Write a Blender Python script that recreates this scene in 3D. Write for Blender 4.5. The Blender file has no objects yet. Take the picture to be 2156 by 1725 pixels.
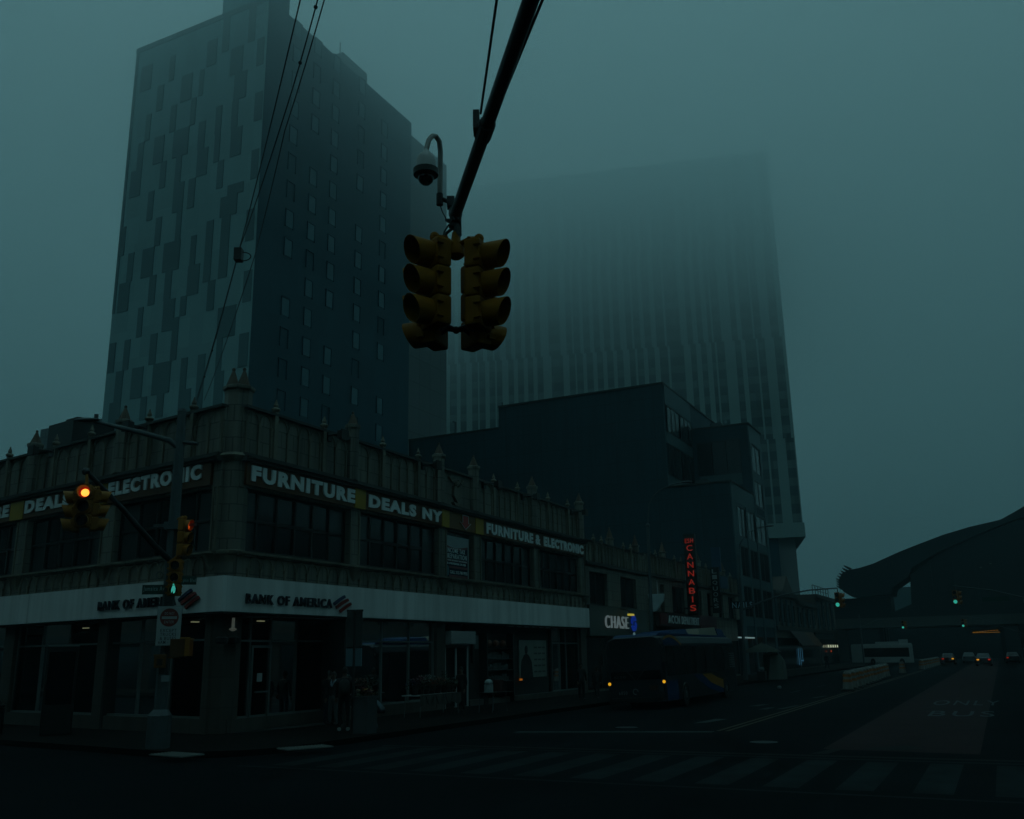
import bpy, bmesh, math, random
from mathutils import Vector, Matrix

random.seed(7)
SC = bpy.context.scene
COL = SC.collection
R = math.radians

# ------------------------------------------------------------------ camera
cam = bpy.data.cameras.new('camera')
cam.sensor_width = 36.0
cam.lens = 1980.0 / 2156.0 * 36.0
cam.clip_start = 0.1
cam.clip_end = 4000
cam_o = bpy.data.objects.new('camera', cam)
COL.objects.link(cam_o)
EYE = Vector((0, 0, 2.3))
cam_o.matrix_world = Matrix.Translation(EYE) @ Matrix.Rotation(R(90) + math.atan(517 / 1980.0), 4, 'X') @ Matrix.Rotation(-0.018, 4, 'Z')
SC.camera = cam_o

# ------------------------------------------------------------------ sky, sun, exposure
SUN_ELEV, SUN_ROT = R(52), R(215)
w = bpy.data.worlds.new('World')
SC.world = w
w.use_nodes = True
nt = w.node_tree
nt.nodes.clear()
out = nt.nodes.new('ShaderNodeOutputWorld')
bg = nt.nodes.new('ShaderNodeBackground')
bg.inputs['Strength'].default_value = 0.25
sky = nt.nodes.new('ShaderNodeTexSky')
sky.sky_type = 'NISHITA'
sky.sun_disc = False
sky.sun_elevation = SUN_ELEV
sky.sun_rotation = SUN_ROT
sky.dust_density = 6
bw = nt.nodes.new('ShaderNodeRGBToBW')
nt.links.new(sky.outputs['Color'], bw.inputs[0])
tc = nt.nodes.new('ShaderNodeTexCoord')
sep = nt.nodes.new('ShaderNodeSeparateXYZ')
nt.links.new(tc.outputs['Generated'], sep.inputs[0])
ramp = nt.nodes.new('ShaderNodeValToRGB')          # an overcast sky: three times brighter overhead than at the horizon
ramp.color_ramp.elements[0].position = 0.0
ramp.color_ramp.elements[0].color = (0.018, 0.046, 0.050, 1)
ramp.color_ramp.elements[1].position = 0.8
ramp.color_ramp.elements[1].color = (1, 1, 1, 1)
nt.links.new(sep.outputs['Z'], ramp.inputs[0])
mul = nt.nodes.new('ShaderNodeMixRGB'); mul.blend_type = 'MULTIPLY'; mul.inputs[0].default_value = 1
mix = nt.nodes.new('ShaderNodeMixRGB'); mix.inputs[0].default_value = 0.9
mix.inputs[2].default_value = (5.0, 5.0, 5.0, 1)
nt.links.new(bw.outputs[0], mix.inputs[1])
nt.links.new(mix.outputs[0], mul.inputs[1])
nt.links.new(ramp.outputs[0], mul.inputs[2])
tint = nt.nodes.new('ShaderNodeMixRGB'); tint.blend_type = 'MULTIPLY'; tint.inputs[0].default_value = 1
tint.inputs[2].default_value = (0.52, 0.90, 0.93, 1)
nt.links.new(mul.outputs[0], tint.inputs[1])
nt.links.new(tint.outputs[0], bg.inputs['Color'])
nt.links.new(bg.outputs[0], out.inputs[0])

sun = bpy.data.lights.new('sun', 'SUN')
sun.energy = 0.10
sun.angle = R(30)
sun.color = (1.0, 0.86, 0.66)
sun_o = bpy.data.objects.new('sun', sun)
COL.objects.link(sun_o)
sd = Vector((-0.35, -0.52, 0.78)).normalized()
sun_o.rotation_euler = sd.to_track_quat('Z', 'Y').to_euler()
sun_o.location = (0, 0, 150)

SC.view_settings.view_transform = 'Standard'
SC.view_settings.look = 'None'
SC.view_settings.exposure = -1.02
SC.view_settings.gamma = 1
SC.cycles.max_bounces = 8
SC.cycles.diffuse_bounces = 3
SC.cycles.volume_bounces = 4
SC.cycles.use_denoising = True
SC.cycles.sample_clamp_indirect = 3

# ------------------------------------------------------------------ frames measured for this place
C0 = Vector((-8.785, 29.929, 0))          # bank corner, right front
DR = Vector((0.44724, 0.89442, 0))        # along the avenue, away from the camera
NR = Vector((0.89442, -0.44724, 0))       # out of that front, into the avenue
L0 = Vector((-8.566, 29.181, 0))          # bank corner, left front
DL = Vector((-0.81562, 0.57858, 0))
NL = Vector((-0.57858, -0.81562, 0))
UP = Vector((0, 0, 1))


class Fr:
    def __init__(s, o, ex, ey, ez=UP):
        s.o, s.ex, s.ey, s.ez = Vector(o), Vector(ex), Vector(ey), Vector(ez)

    def __call__(s, x, y, z):
        return s.o + s.ex * x + s.ey * y + s.ez * z

    def at(s, x, y, z=0):
        return Fr(s(x, y, z), s.ex, s.ey, s.ez)


ID = Fr((0, 0, 0), (1, 0, 0), (0, 1, 0))
FR = Fr(C0, DR, NR)                       # (s, t, z): along the avenue, out into it, up
FL = Fr(L0, DL, NL)
FS = Fr(C0, NR, -DR)                      # faces across the avenue: x = t, y towards the camera


def rotz(o, a):
    return Fr(o, (math.cos(a), math.sin(a), 0), (-math.sin(a), math.cos(a), 0))


# ------------------------------------------------------------------ mesh builder
class MB:
    def __init__(s, F=ID):
        s.F = F
        s.v, s.uv, s.f, s.m = [], [], [], []
        s.mi = 0

    def add(s, vs, fs):
        b = len(s.v)
        for p in vs:
            s.v.append(s.F(*p))
            s.uv.append((p[0] + p[1], p[2]))
        for f in fs:
            s.f.append(tuple(i + b for i in f))
            s.m.append(s.mi)
        return s

    def box(s, x0, x1, y0, y1, z0, z1):
        return s.add([(x0, y0, z0), (x1, y0, z0), (x1, y1, z0), (x0, y1, z0), (x0, y0, z1), (x1, y0, z1), (x1, y1, z1), (x0, y1, z1)],
                     [(0, 3, 2, 1), (4, 5, 6, 7), (0, 1, 5, 4), (1, 2, 6, 5), (2, 3, 7, 6), (3, 0, 4, 7)])

    def quad(s, a, b, c, d):
        return s.add([a, b, c, d], [(0, 1, 2, 3)])

    def prism(s, poly, y0, y1):                       # polygon in x, z pushed along y
        n = len(poly)
        vs = [(x, y0, z) for x, z in poly] + [(x, y1, z) for x, z in poly]
        fs = [tuple(range(n)), tuple(range(2 * n - 1, n - 1, -1))] + [(i, i + n, (i + 1) % n + n, (i + 1) % n) for i in range(n)]
        return s.add(vs, fs)

    def prismz(s, poly, z0, z1):                      # polygon in x, y pushed up
        n = len(poly)
        vs = [(x, y, z0) for x, y in poly] + [(x, y, z1) for x, y in poly]
        fs = [tuple(range(n - 1, -1, -1)), tuple(range(n, 2 * n))] + [(i, (i + 1) % n, (i + 1) % n + n, i + n) for i in range(n)]
        return s.add(vs, fs)

    def lathe(s, prof, cx=0, cy=0, n=12, a0=0.0):     # profile of (radius, z)
        vs, fs = [], []
        for r, z in prof:
            for k in range(n):
                a = a0 + 2 * math.pi * k / n
                vs.append((cx + r * math.cos(a), cy + r * math.sin(a), z))
        for j in range(len(prof) - 1):
            for k in range(n):
                fs.append((j * n + k, j * n + (k + 1) % n, (j + 1) * n + (k + 1) % n, (j + 1) * n + k))
        fs.append(tuple(range(n - 1, -1, -1)))
        fs.append(tuple(range((len(prof) - 1) * n, len(prof) * n)))
        return s.add(vs, fs)

    def tube(s, pts, r, n=8):
        pts = [Vector(p) for p in pts]
        rs = r if isinstance(r, (list, tuple)) else [r] * len(pts)
        vs, fs = [], []
        prev = None
        for i, p in enumerate(pts):
            d = (pts[min(i + 1, len(pts) - 1)] - pts[max(i - 1, 0)]).normalized()
            if prev is None:
                u = d.orthogonal().normalized()
            else:
                u = (prev - d * prev.dot(d)).normalized()
            prev = u
            v = d.cross(u)
            for k in range(n):
                a = 2 * math.pi * k / n
                q = p + (u * math.cos(a) + v * math.sin(a)) * rs[i]
                vs.append(tuple(q))
        for j in range(len(pts) - 1):
            for k in range(n):
                fs.append((j * n + k, j * n + (k + 1) % n, (j + 1) * n + (k + 1) % n, (j + 1) * n + k))
        fs.append(tuple(range(n - 1, -1, -1)))
        fs.append(tuple(range((len(pts) - 1) * n, len(pts) * n)))
        return s.add(vs, fs)

    def ball(s, c, r, n=10, sx=1, sy=1, sz=1):
        prof = [(max(1e-4, r * math.sin(math.pi * j / 6)), -r * math.cos(math.pi * j / 6)) for j in range(7)]
        vs, fs = [], []
        for pr, pz in prof:
            for k in range(n):
                a = 2 * math.pi * k / n
                vs.append((c[0] + pr * math.cos(a) * sx, c[1] + pr * math.sin(a) * sy, c[2] + pz * sz))
        for j in range(6):
            for k in range(n):
                fs.append((j * n + k, j * n + (k + 1) % n, (j + 1) * n + (k + 1) % n, (j + 1) * n + k))
        return s.add(vs, fs)

    def mesh(s, name, mats, smooth=False, bevel=0):
        me = bpy.data.meshes.new(name)
        me.from_pydata([tuple(v) for v in s.v], [], s.f)
        ul = me.uv_layers.new(name='UVMap')
        for p in me.polygons:
            p.material_index = s.m[p.index]
            for li in p.loop_indices:
                ul.data[li].uv = s.uv[me.loops[li].vertex_index]
        b = bmesh.new(); b.from_mesh(me)
        bmesh.ops.recalc_face_normals(b, faces=b.faces)
        if bevel:
            bmesh.ops.bevel(b, geom=[e for e in b.edges if e.calc_face_angle(0) > 0.6], offset=bevel, segments=2, affect='EDGES', profile=0.6)
        b.to_mesh(me); b.free()
        for m in (mats if isinstance(mats, (list, tuple)) else [mats]):
            me.materials.append(m)
        if smooth:
            for p in me.polygons:
                p.use_smooth = True
            me.set_sharp_from_angle(angle=R(40))
        return me


def place(name, me, parent=None, M=None):
    o = bpy.data.objects.new(name, me)
    COL.objects.link(o)
    if parent is not None:
        o.parent = parent
        if parent.parent is None:
            o.matrix_parent_inverse = parent.matrix_basis.inverted()
    if M is not None:
        o.matrix_basis = M
    return o


def obj(name, mb, mats, parent=None, smooth=False, bevel=0, label=None):
    o = place(name, mb.mesh(name, mats, smooth, bevel), parent)
    if label:
        o['label'] = label
    return o


def thing(name, label, cat, loc=(0, 0, 0), group=None):
    o = bpy.data.objects.new(name, None)
    COL.objects.link(o)
    o.empty_display_size = 0.3
    o.location = loc
    o['label'] = label; o['category'] = cat
    if group:
        o['group'] = group
    return o


def tag(o, label, cat, group=None):
    o['label'] = label; o['category'] = cat
    if group:
        o['group'] = group
    return o


def struct(name, mb, m, kind='structure', smooth=False):
    o = obj(name, mb, m, None, smooth)
    o['kind'] = kind
    return o


def copy_tree(o, parent=None):
    c = o.copy(); COL.objects.link(c)
    if parent is not None:
        c.parent = parent
        c.matrix_parent_inverse = o.matrix_parent_inverse
    for ch in list(o.children):
        copy_tree(ch, c)
    return c


# ------------------------------------------------------------------ lettering
_T = {}


def prepare_text(items):
    tmp = []
    for s, off in items:
        cu = bpy.data.curves.new('lettering', 'FONT')
        cu.body = s; cu.size = 1; cu.offset = off; cu.extrude = 0.02; cu.resolution_u = 3
        cu.align_x = 'CENTER'; cu.space_character = 1.22
        o = bpy.data.objects.new('lettering', cu)
        COL.objects.link(o); tmp.append((s, o))
    dg = bpy.context.evaluated_depsgraph_get()
    for s, o in tmp:
        me = bpy.data.meshes.new_from_object(o.evaluated_get(dg))
        _T[s] = ([v.co.copy() for v in me.vertices], [tuple(p.vertices) for p in me.polygons])
        bpy.data.meshes.remove(me)
    for s, o in tmp:
        cu = o.data
        bpy.data.objects.remove(o); bpy.data.curves.remove(cu)


def put_text(mb, s, x0, x1, z0, z1, y, depth=0.03):
    """fit the text s into the rectangle x0..x1, z0..z1 of the builder's frame, its face at y + depth"""
    vs, fs = _T[s]
    ax, bx = min(v.x for v in vs), max(v.x for v in vs)
    ay, by = min(v.y for v in vs), max(v.y for v in vs)
    az, bz = min(v.z for v in vs), max(v.z for v in vs)
    mb.add([(x0 + (v.x - ax) / (bx - ax) * (x1 - x0), y + (v.z - az) / (bz - az) * depth, z0 + (v.y - ay) / (by - ay) * (z1 - z0)) for v in vs], fs)
    return mb


def put_text_flat(mb, s, f):
    """text laid on the road: f(u, v) gives the point for u, v in 0..1"""
    vs, fs = _T[s]
    ax, bx = min(v.x for v in vs), max(v.x for v in vs)
    ay, by = min(v.y for v in vs), max(v.y for v in vs)
    mz = max(v.z for v in vs)
    keep = [q for q in fs if all(vs[i].z > mz - 1e-4 for i in q)]
    mb.add([f((v.x - ax) / (bx - ax), (v.y - ay) / (by - ay)) for v in vs], keep)
    return mb


# ------------------------------------------------------------------ materials
def mat(name, col, rough=0.7, metal=0.0, var=0.15, scale=3.0, bump=0.0, spec=0.4, emit=None, estr=0.0, stain=0.0):
    m = bpy.data.materials.new(name)
    m.use_nodes = True
    t = m.node_tree
    p = t.nodes['Principled BSDF']
    p.inputs['Roughness'].default_value = rough
    p.inputs['Metallic'].default_value = metal
    p.inputs['Specular IOR Level'].default_value = spec
    co = t.nodes.new('ShaderNodeTexCoord')
    n = t.nodes.new('ShaderNodeTexNoise')
    n.inputs['Scale'].default_value = scale; n.inputs['Detail'].default_value = 6
    t.links.new(co.outputs['Object'], n.inputs['Vector'])
    mx = t.nodes.new('ShaderNodeMixRGB')
    mx.inputs[1].default_value = tuple(c * (1 - var) for c in col) + (1,)
    mx.inputs[2].default_value = tuple(min(1, c * (1 + var)) for c in col) + (1,)
    t.links.new(n.outputs['Fac'], mx.inputs[0])
    last = mx.outputs[0]
    if stain:
        mp = t.nodes.new('ShaderNodeMapping'); mp.inputs['Scale'].default_value = (1.6, 1.6, 0.12)
        n2 = t.nodes.new('ShaderNodeTexNoise'); n2.inputs['Scale'].default_value = 1.3; n2.inputs['Detail'].default_value = 5
        t.links.new(co.outputs['Object'], mp.inputs[0]); t.links.new(mp.outputs[0], n2.inputs['Vector'])
        rp = t.nodes.new('ShaderNodeValToRGB')
        rp.color_ramp.elements[0].position = 0.35; rp.color_ramp.elements[0].color = (1 - stain,) * 3 + (1,)
        rp.color_ramp.elements[1].position = 0.62; rp.color_ramp.elements[1].color = (1, 1, 1, 1)
        t.links.new(n2.outputs['Fac'], rp.inputs[0])
        m2 = t.nodes.new('ShaderNodeMixRGB'); m2.blend_type = 'MULTIPLY'; m2.inputs[0].default_value = 1
        t.links.new(last, m2.inputs[1]); t.links.new(rp.outputs[0], m2.inputs[2])
        last = m2.outputs[0]
    t.links.new(last, p.inputs['Base Color'])
    if bump:
        b = t.nodes.new('ShaderNodeBump'); b.inputs['Strength'].default_value = bump; b.inputs['Distance'].default_value = 0.02
        t.links.new(n.outputs['Fac'], b.inputs['Height']); t.links.new(b.outputs[0], p.inputs['Normal'])
    if emit:
        p.inputs['Emission Color'].default_value = emit + (1,)
        p.inputs['Emission Strength'].default_value = estr
    return m


def tiles(m, bw_, bh, joint, dark=0.55, off=0.5):
    """cut joints into a material made by mat(), from the builder's own uv in metres"""
    t = m.node_tree
    p = t.nodes['Principled BSDF']
    src = p.inputs['Base Color'].links[0].from_socket
    uv = t.nodes.new('ShaderNodeUVMap'); uv.uv_map = 'UVMap'
    br = t.nodes.new('ShaderNodeTexBrick')
    br.offset = off
    br.inputs['Scale'].default_value = 1
    br.inputs['Brick Width'].default_value = bw_; br.inputs['Row Height'].default_value = bh
    br.inputs['Mortar Size'].default_value = joint; br.inputs['Mortar Smooth'].default_value = 0.1
    br.inputs['Color1'].default_value = (1, 1, 1, 1); br.inputs['Color2'].default_value = (0.84, 0.84, 0.84, 1)
    br.inputs['Mortar'].default_value = (dark,) * 3 + (1,)
    t.links.new(uv.outputs[0], br.inputs['Vector'])
    mm = t.nodes.new('ShaderNodeMixRGB'); mm.blend_type = 'MULTIPLY'; mm.inputs[0].default_value = 1
    t.links.new(src, mm.inputs[1]); t.links.new(br.outputs['Color'], mm.inputs[2])
    t.links.new(mm.outputs[0], p.inputs['Base Color'])
    return m


def glass_front(name, tintc=(0.35, 0.42, 0.42), refl=(0.9, 0.9, 0.9)):
    """shop glass one can look through"""
    m = bpy.data.materials.new(name); m.use_nodes = True
    t = m.node_tree; t.nodes.clear()
    o = t.nodes.new('ShaderNodeOutputMaterial')
    tr = t.nodes.new('ShaderNodeBsdfTransparent'); tr.inputs[0].default_value = tintc + (1,)
    gl = t.nodes.new('ShaderNodeBsdfGlossy'); gl.inputs['Roughness'].default_value = 0.03
    gl.inputs[0].default_value = refl + (1,)
    fr = t.nodes.new('ShaderNodeFresnel'); fr.inputs[0].default_value = 1.5
    mx = t.nodes.new('ShaderNodeMixShader')
    t.links.new(fr.outputs[0], mx.inputs[0]); t.links.new(tr.outputs[0], mx.inputs[1]); t.links.new(gl.outputs[0], mx.inputs[2])
    t.links.new(mx.outputs[0], o.inputs[0])
    return m


def strip_glass(name, dark, light, floor_h):
    """a tower's window strip: dark panes and paler spandrels floor by floor, a few blinds"""
    m = bpy.data.materials.new(name); m.use_nodes = True
    t = m.node_tree; p = t.nodes['Principled BSDF']
    p.inputs['Roughness'].default_value = 0.25
    uv = t.nodes.new('ShaderNodeUVMap'); uv.uv_map = 'UVMap'
    se = t.nodes.new('ShaderNodeSeparateXYZ'); t.links.new(uv.outputs[0], se.inputs[0])
    dv = t.nodes.new('ShaderNodeMath'); dv.operation = 'DIVIDE'; dv.inputs[1].default_value = floor_h
    t.links.new(se.outputs['Y'], dv.inputs[0])
    fl = t.nodes.new('ShaderNodeMath'); fl.operation = 'FRACT'; t.links.new(dv.outputs[0], fl.inputs[0])
    gt = t.nodes.new('ShaderNodeMath'); gt.operation = 'GREATER_THAN'; gt.inputs[1].default_value = 0.55
    t.links.new(fl.outputs[0], gt.inputs[0])
    fo = t.nodes.new('ShaderNodeMath'); fo.operation = 'FLOOR'; t.links.new(dv.outputs[0], fo.inputs[0])
    fx = t.nodes.new('ShaderNodeMath'); fx.operation = 'FLOOR'; t.links.new(se.outputs['X'], fx.inputs[0])
    cb = t.nodes.new('ShaderNodeCombineXYZ'); t.links.new(fx.outputs[0], cb.inputs[0]); t.links.new(fo.outputs[0], cb.inputs[1])
    wn = t.nodes.new('ShaderNodeTexWhiteNoise'); t.links.new(cb.outputs[0], wn.inputs['Vector'])
    mx = t.nodes.new('ShaderNodeMixRGB'); mx.inputs[1].default_value = dark + (1,); mx.inputs[2].default_value = light + (1,)
    t.links.new(gt.outputs[0], mx.inputs[0])
    m2 = t.nodes.new('ShaderNodeMixRGB'); m2.blend_type = 'MULTIPLY'; m2.inputs[0].default_value = 0.45
    t.links.new(mx.outputs[0], m2.inputs[1]); t.links.new(wn.outputs['Value'], m2.inputs[2])
    t.links.new(m2.outputs[0], p.inputs['Base Color'])
    return m


TERRA = tiles(mat('terracotta_stone', (0.165, 0.158, 0.130), 0.6, var=0.2, scale=1.2, bump=0.15, stain=0.5), 0.62, 0.55, 0.02, 0.45)
TERRA_D = mat('weathered_terracotta', (0.16, 0.145, 0.11), 0.7, var=0.3, scale=3, stain=0.4)
CONE = mat('pinnacle_terracotta', (0.07, 0.046, 0.03), 0.7, var=0.25, scale=5)
CORN = mat('dark_cornice', (0.035, 0.035, 0.033), 0.7, var=0.3, scale=4)
WHITE = tiles(mat('white_fascia', (0.66, 0.67, 0.66), 0.5, var=0.08, scale=0.7, stain=0.22), 2.9, 2.4, 0.012, 0.72, 0)
PALE = mat('pale_metal', (0.30, 0.31, 0.31), 0.45, var=0.15, scale=4)
ALU = mat('aluminium_frame', (0.17, 0.19, 0.19), 0.4, 0.6, var=0.15, scale=3)
DARKF = mat('dark_window_frame', (0.012, 0.012, 0.012), 0.5)
PANE = mat('dark_pane', (0.014, 0.017, 0.02), 0.12, var=0.3, scale=0.6, spec=0.5)
PANE2 = mat('curtained_pane', (0.04, 0.048, 0.05), 0.18, var=0.3, scale=0.8, spec=0.5)
BASE = tiles(mat('base_stone', (0.07, 0.062, 0.053), 0.6, var=0.2, scale=2, stain=0.25), 1.2, 0.9, 0.012, 0.6)
INT = mat('dim_interior', (0.02, 0.02, 0.02), 0.8)
SHOPG = glass_front('shop_glass')
ROOF = mat('roof_felt', (0.05, 0.05, 0.05), 0.9, scale=1)
BLACK = mat('black_paint', (0.008, 0.008, 0.008), 0.5)
GREYM = mat('galvanised_steel', (0.06, 0.075, 0.08), 0.6, 0.2, var=0.25, scale=6)
LETW = mat('white_letter', (0.62, 0.65, 0.65), 0.4, var=0.08, scale=5)
BROWN = mat('brown_sign_board', (0.085, 0.030, 0.008), 0.5, var=0.3, scale=2)
YEL = mat('yellow_sign_board', (0.34, 0.20, 0.012), 0.5, var=0.15, scale=2)
RED = mat('red_paint', (0.33, 0.02, 0.015), 0.5, var=0.2)
NAVY = mat('navy_paint', (0.012, 0.03, 0.09), 0.45, var=0.2)
ASPH = mat('wet_asphalt', (0.0035, 0.006, 0.0078), 0.8, var=0.7, scale=0.3, bump=0.25, spec=0.035)
PAVE = tiles(mat('pavement_concrete', (0.006, 0.0056, 0.0052), 0.85, var=0.3, scale=1.2, spec=0.08), 1.5, 1.5, 0.012, 0.5, 0)
MARK = mat('worn_road_paint', (0.0085, 0.0145, 0.016), 0.8, var=0.95, scale=1.6, spec=0.08)
MARKB = mat('bright_road_paint', (0.045, 0.056, 0.056), 0.8, var=0.55, scale=4, spec=0.08)
MARKY = mat('yellow_road_paint', (0.04, 0.026, 0.008), 0.8, var=0.5, scale=5)
REDLANE = mat('red_bus_lane', (0.026, 0.014, 0.015), 0.8, var=0.35, scale=0.8, spec=0.08)
SIGY = mat('signal_yellow', (0.22, 0.085, 0.002), 0.6, var=0.22, scale=6, spec=0.12)
STEEL = mat('dark_arm_steel', (0.03, 0.033, 0.035), 0.5, 0.3, var=0.3, scale=5)


def lamp(name, col, s):
    return mat(name, tuple(c * 0.1 for c in col), 0.3, emit=col, estr=s * 1.6, var=0)


prepare_text([(t, 0.055) for t in ['FURNITURE', 'DEALS NY', 'DEALS', '&', 'ELECTRONIC']] + [('BANK OF AMERICA', 0.02), ('CHASE', -0.012)] +
             [(t, 0.004) for t in ['INCOME TAX', 'PREPARATION', 'TO A PROFESSIONAL CPA FIRM', 'CALL 212-748-9955', 'IS YOUR BUSINESS TAX SEASON?', 'ESH', 'LIQUORS', 'NAILS', 'DEPARTMENT', 'ACCN', 'NO ONLY', 'ONLY', 'BUS',
                                   'DO NOT', 'ENTER', 'EXCEPT', 'TRUCKS', '& BUSES', '6AM - 8PM', 'Jamaica Av', 'Sutphin Blvd', '6850', 'MTA', 'STATE  PLAZA', 'THE STORE AV', 'JAMAICA', 'CENTER', 'Q30',
                                   'C', 'A', 'N', 'B', 'I', 'S', 'L', 'Q', 'U', 'O', 'R']])

# ------------------------------------------------------------------ ground
g = MB()
g.quad((-900, -500, 0), (900, -500, 0), (900, 1100, 0), (-900, 1100, 0))
struct('road', g, ASPH)


def kerbed(name, poly, F):
    m = MB(F); m.prismz(poly, -0.05, 0.15); return struct(name, m, PAVE)


# pavement round the bank corner: both fronts and the curved kerb between them
def meet(F1, d1, F2, d2):
    A_, B_ = F1(0, d1, 0), F2(0, d2, 0)
    e1, e2 = F1.ex, F2.ex
    det = e1.x * -e2.y + e2.x * e1.y
    r_ = B_ - A_
    t_ = (r_.x * -e2.y + e2.x * r_.y) / det
    return A_ + e1 * t_


KM = meet(FR, 4.75, FL, 3.85)
P = [tuple(FR(330, 4.75, 0).xy)]
ka, kb = KM + DR * 3.2, KM + DL * 3.2
for k in range(13):
    u = k / 12
    P.append(tuple((ka * (1 - u) ** 2 + KM * 2 * u * (1 - u) + kb * u * u).xy))
P += [tuple(FL(200, 3.85, 0).xy), tuple(FL(200, -30, 0).xy), tuple(FR(330, -30, 0).xy)]
kerbed('sidewalk', P, ID)
kerbed('sidewalk', [(20, 26.2), (330, 26.2), (330, 60), (20, 60)], FR)
kerbed('sidewalk', [(-6, 19), (200, 19), (200, 60), (-6, 60)], FL)
def sheet(name, polys, m_, z=0.004, label=None):
    b_ = MB(FR)
    for q in polys:
        b_.add([(x, y, z) for x, y in q], [tuple(range(len(q)))])
    return struct(name, b_, m_)


def rect(s0, s1, t0, t1):
    return [(s0, t0), (s1, t0), (s1, t1), (s0, t1)]


sheet('bus_lane', [[(1.7, 17.1), (150, 17.1), (150, 20.5), (1.4, 20.5)]], REDLANE)
sheet('crosswalk_marking', [rect(-5.2, -0.75, 6.2 + i * 1.22, 6.2 + i * 1.22 + 0.62) for i in range(16)], MARK)
sheet('crosswalk_line', [[(-5.55, 5.6), (-5.75, 26), (-5.9, 26), (-5.7, 5.6)], [(-0.4, 6), (-0.25, 26), (-0.5, 26), (-0.62, 6)]], MARK, 0.008)
sheet('stop_line', [[(4.3, 7.5), (5.75, 13.3), (6.2, 13.3), (4.75, 7.5)]], MARKB)
sheet('centre_line', [rect(6.3, 140, 13.28, 13.40), rect(6.3, 140, 13.55, 13.67)], MARKY)
sheet('lane_marking', [[(9.2, 11.75), (11.4, 11.9), (11.4, 12.35), (9.6, 12.1)], [(17.2, 12.1), (18.6, 12.2), (18.6, 12.5), (17.2, 12.45)], [(17.4, 12.75), (20.2, 13.0), (20.2, 13.2), (17.6, 13.02)],
                       [(19.4, 11.2), (21, 11.4), (21, 11.75), (19.5, 11.6)], [(26.8, 12.5), (29.2, 12.75), (29.2, 12.95), (27, 12.75)], rect(33, 36, 10.3, 10.42), rect(42, 45, 10.3, 10.42), rect(53, 56, 10.3, 10.42)], MARKB)
b_ = MB(FR)
put_text_flat(b_, 'ONLY', lambda u, v: (21.2 + 3.8 * v, 18.3 + 2.55 * u, 0.009))
put_text_flat(b_, 'BUS', lambda u, v: (14.2 + 3.0 * v, 18.6 + 2.1 * u, 0.009))
struct('road_lettering', b_, mat('worn_lettering_paint', (0.065, 0.085, 0.092), 0.8, var=0.9, scale=4, spec=0.08))
# dark joint and patches in the asphalt
sheet('road_patch', [[(-0.2, 8), (0.05, 26), (0.35, 26), (0.1, 8)], rect(-14, -11, 13, 17), [(1.8, 18.0), (2.3, 18.2), (3.0, 18.9), (2.4, 19.3), (1.7, 18.8)], [(0.4, 17.0), (1.6, 17.3), (1.9, 17.6), (0.5, 17.4)]], mat('tar_patch', (0.003, 0.0035, 0.004), 0.7, var=0.3, spec=0.08), 0.012)
MH = mat('iron_cover', (0.02, 0.02, 0.022), 0.45, 0.6, bump=0.4, scale=20)
for x_, y_ in ((3.1, 15.4), (7.0, 10.2)):
    b_ = MB(FR); b_.lathe([(0.36, 0.0), (0.36, 0.006), (0.3, 0.007)], x_, y_, 20)
    struct('manhole_cover', b_, MH)
# paving slabs with raised dots at the two corner ramps
TACT = mat('tactile_paving', (0.10, 0.105, 0.098), 0.7, var=0.15, scale=4)
for cxy, ax, lab in (((-8.15, 23.75), DL * -1, 'textured pale kerb ramp pad below the signal pole'), ((-5.35, 25.0), Vector((0.80, 0.6, 0)), 'textured pale kerb ramp pad nearest the planter')):
    e_ = Vector(ax).normalized(); f_ = Vector((-e_.y, e_.x, 0))
    F_ = Fr((cxy[0], cxy[1], 0.15), e_, f_)
    b_ = MB(F_); b_.box(-0.62, 0.62, -0.33, 0.33, -0.02, 0.006)
    for i in range(14):
        for j in range(7):
            b_.lathe([(0.028, 0.006), (0.02, 0.018)], -0.58 + i * 0.089, -0.28 + j * 0.093, 6)
    o_ = obj('ramp_pad', b_, TACT); tag(o_, lab, 'paving', 'tactile kerb ramp pads')


# ------------------------------------------------------------------ bank building on the corner
bank = thing('corner_building', 'two storey terracotta corner building with gothic parapet over a bank with white fascia', 'building', FR(0, 0, 0.15))
wall = MB(FR)
arches = MB(FR)
corn = MB(FR)


def ogive(mb, x, w, z0, z1, y, r=0.028):
    """pointed arch moulding"""
    for sgn in (-1, 1):
        pts = []
        for k in range(6):
            u = k / 5
            pts.append((x + sgn * w / 2 * (1 - u ** 1.8), y, z0 + (z1 - z0) * math.sin(u * math.pi / 2)))
        mb.tube(pts, r, 5)


def gothic_band(mb, x0, x1, z0, zs, z1, step, y, tall=True):
    n = max(1, round((x1 - x0) / step)); w_ = (x1 - x0) / n
    for i in range(n + 1):
        x = x0 + i * w_
        mb.box(x - 0.035, x + 0.035, y - 0.02, y + 0.06, z0, zs)
        mb.box(x - 0.06, x + 0.06, y - 0.02, y + 0.09, zs - 0.10, zs)
    for i in range(n):
        ogive(mb, x0 + (i + 0.5) * w_, w_ - 0.06, zs, z1, y + 0.03)


def pinnacle(F, x, y=0.0, wd=0.56, zb=8.83, zc=10.86, zt=11.47):
    m = MB(F)
    m.lathe([(wd * 0.46, zb), (wd * 0.46, zc - 0.12), (wd * 0.5, zc - 0.05), (wd * 0.56, zc), (wd * 0.56, zc + 0.1), (wd * 0.44, zc + 0.13)], x, y + 0.0, 8, R(22.5))
    p = obj('pinnacle', m, TERRA, bank)
    m = MB(F)
    m.lathe([(wd * 0.40, zc + 0.12), (wd * 0.09, zt - 0.06), (0.02, zt - 0.02)], x, y + 0.0, 8, R(22.5))
    m.ball((x, y + 0.0, zt), 0.055)
    obj('spire', m, CONE, p)


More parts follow.
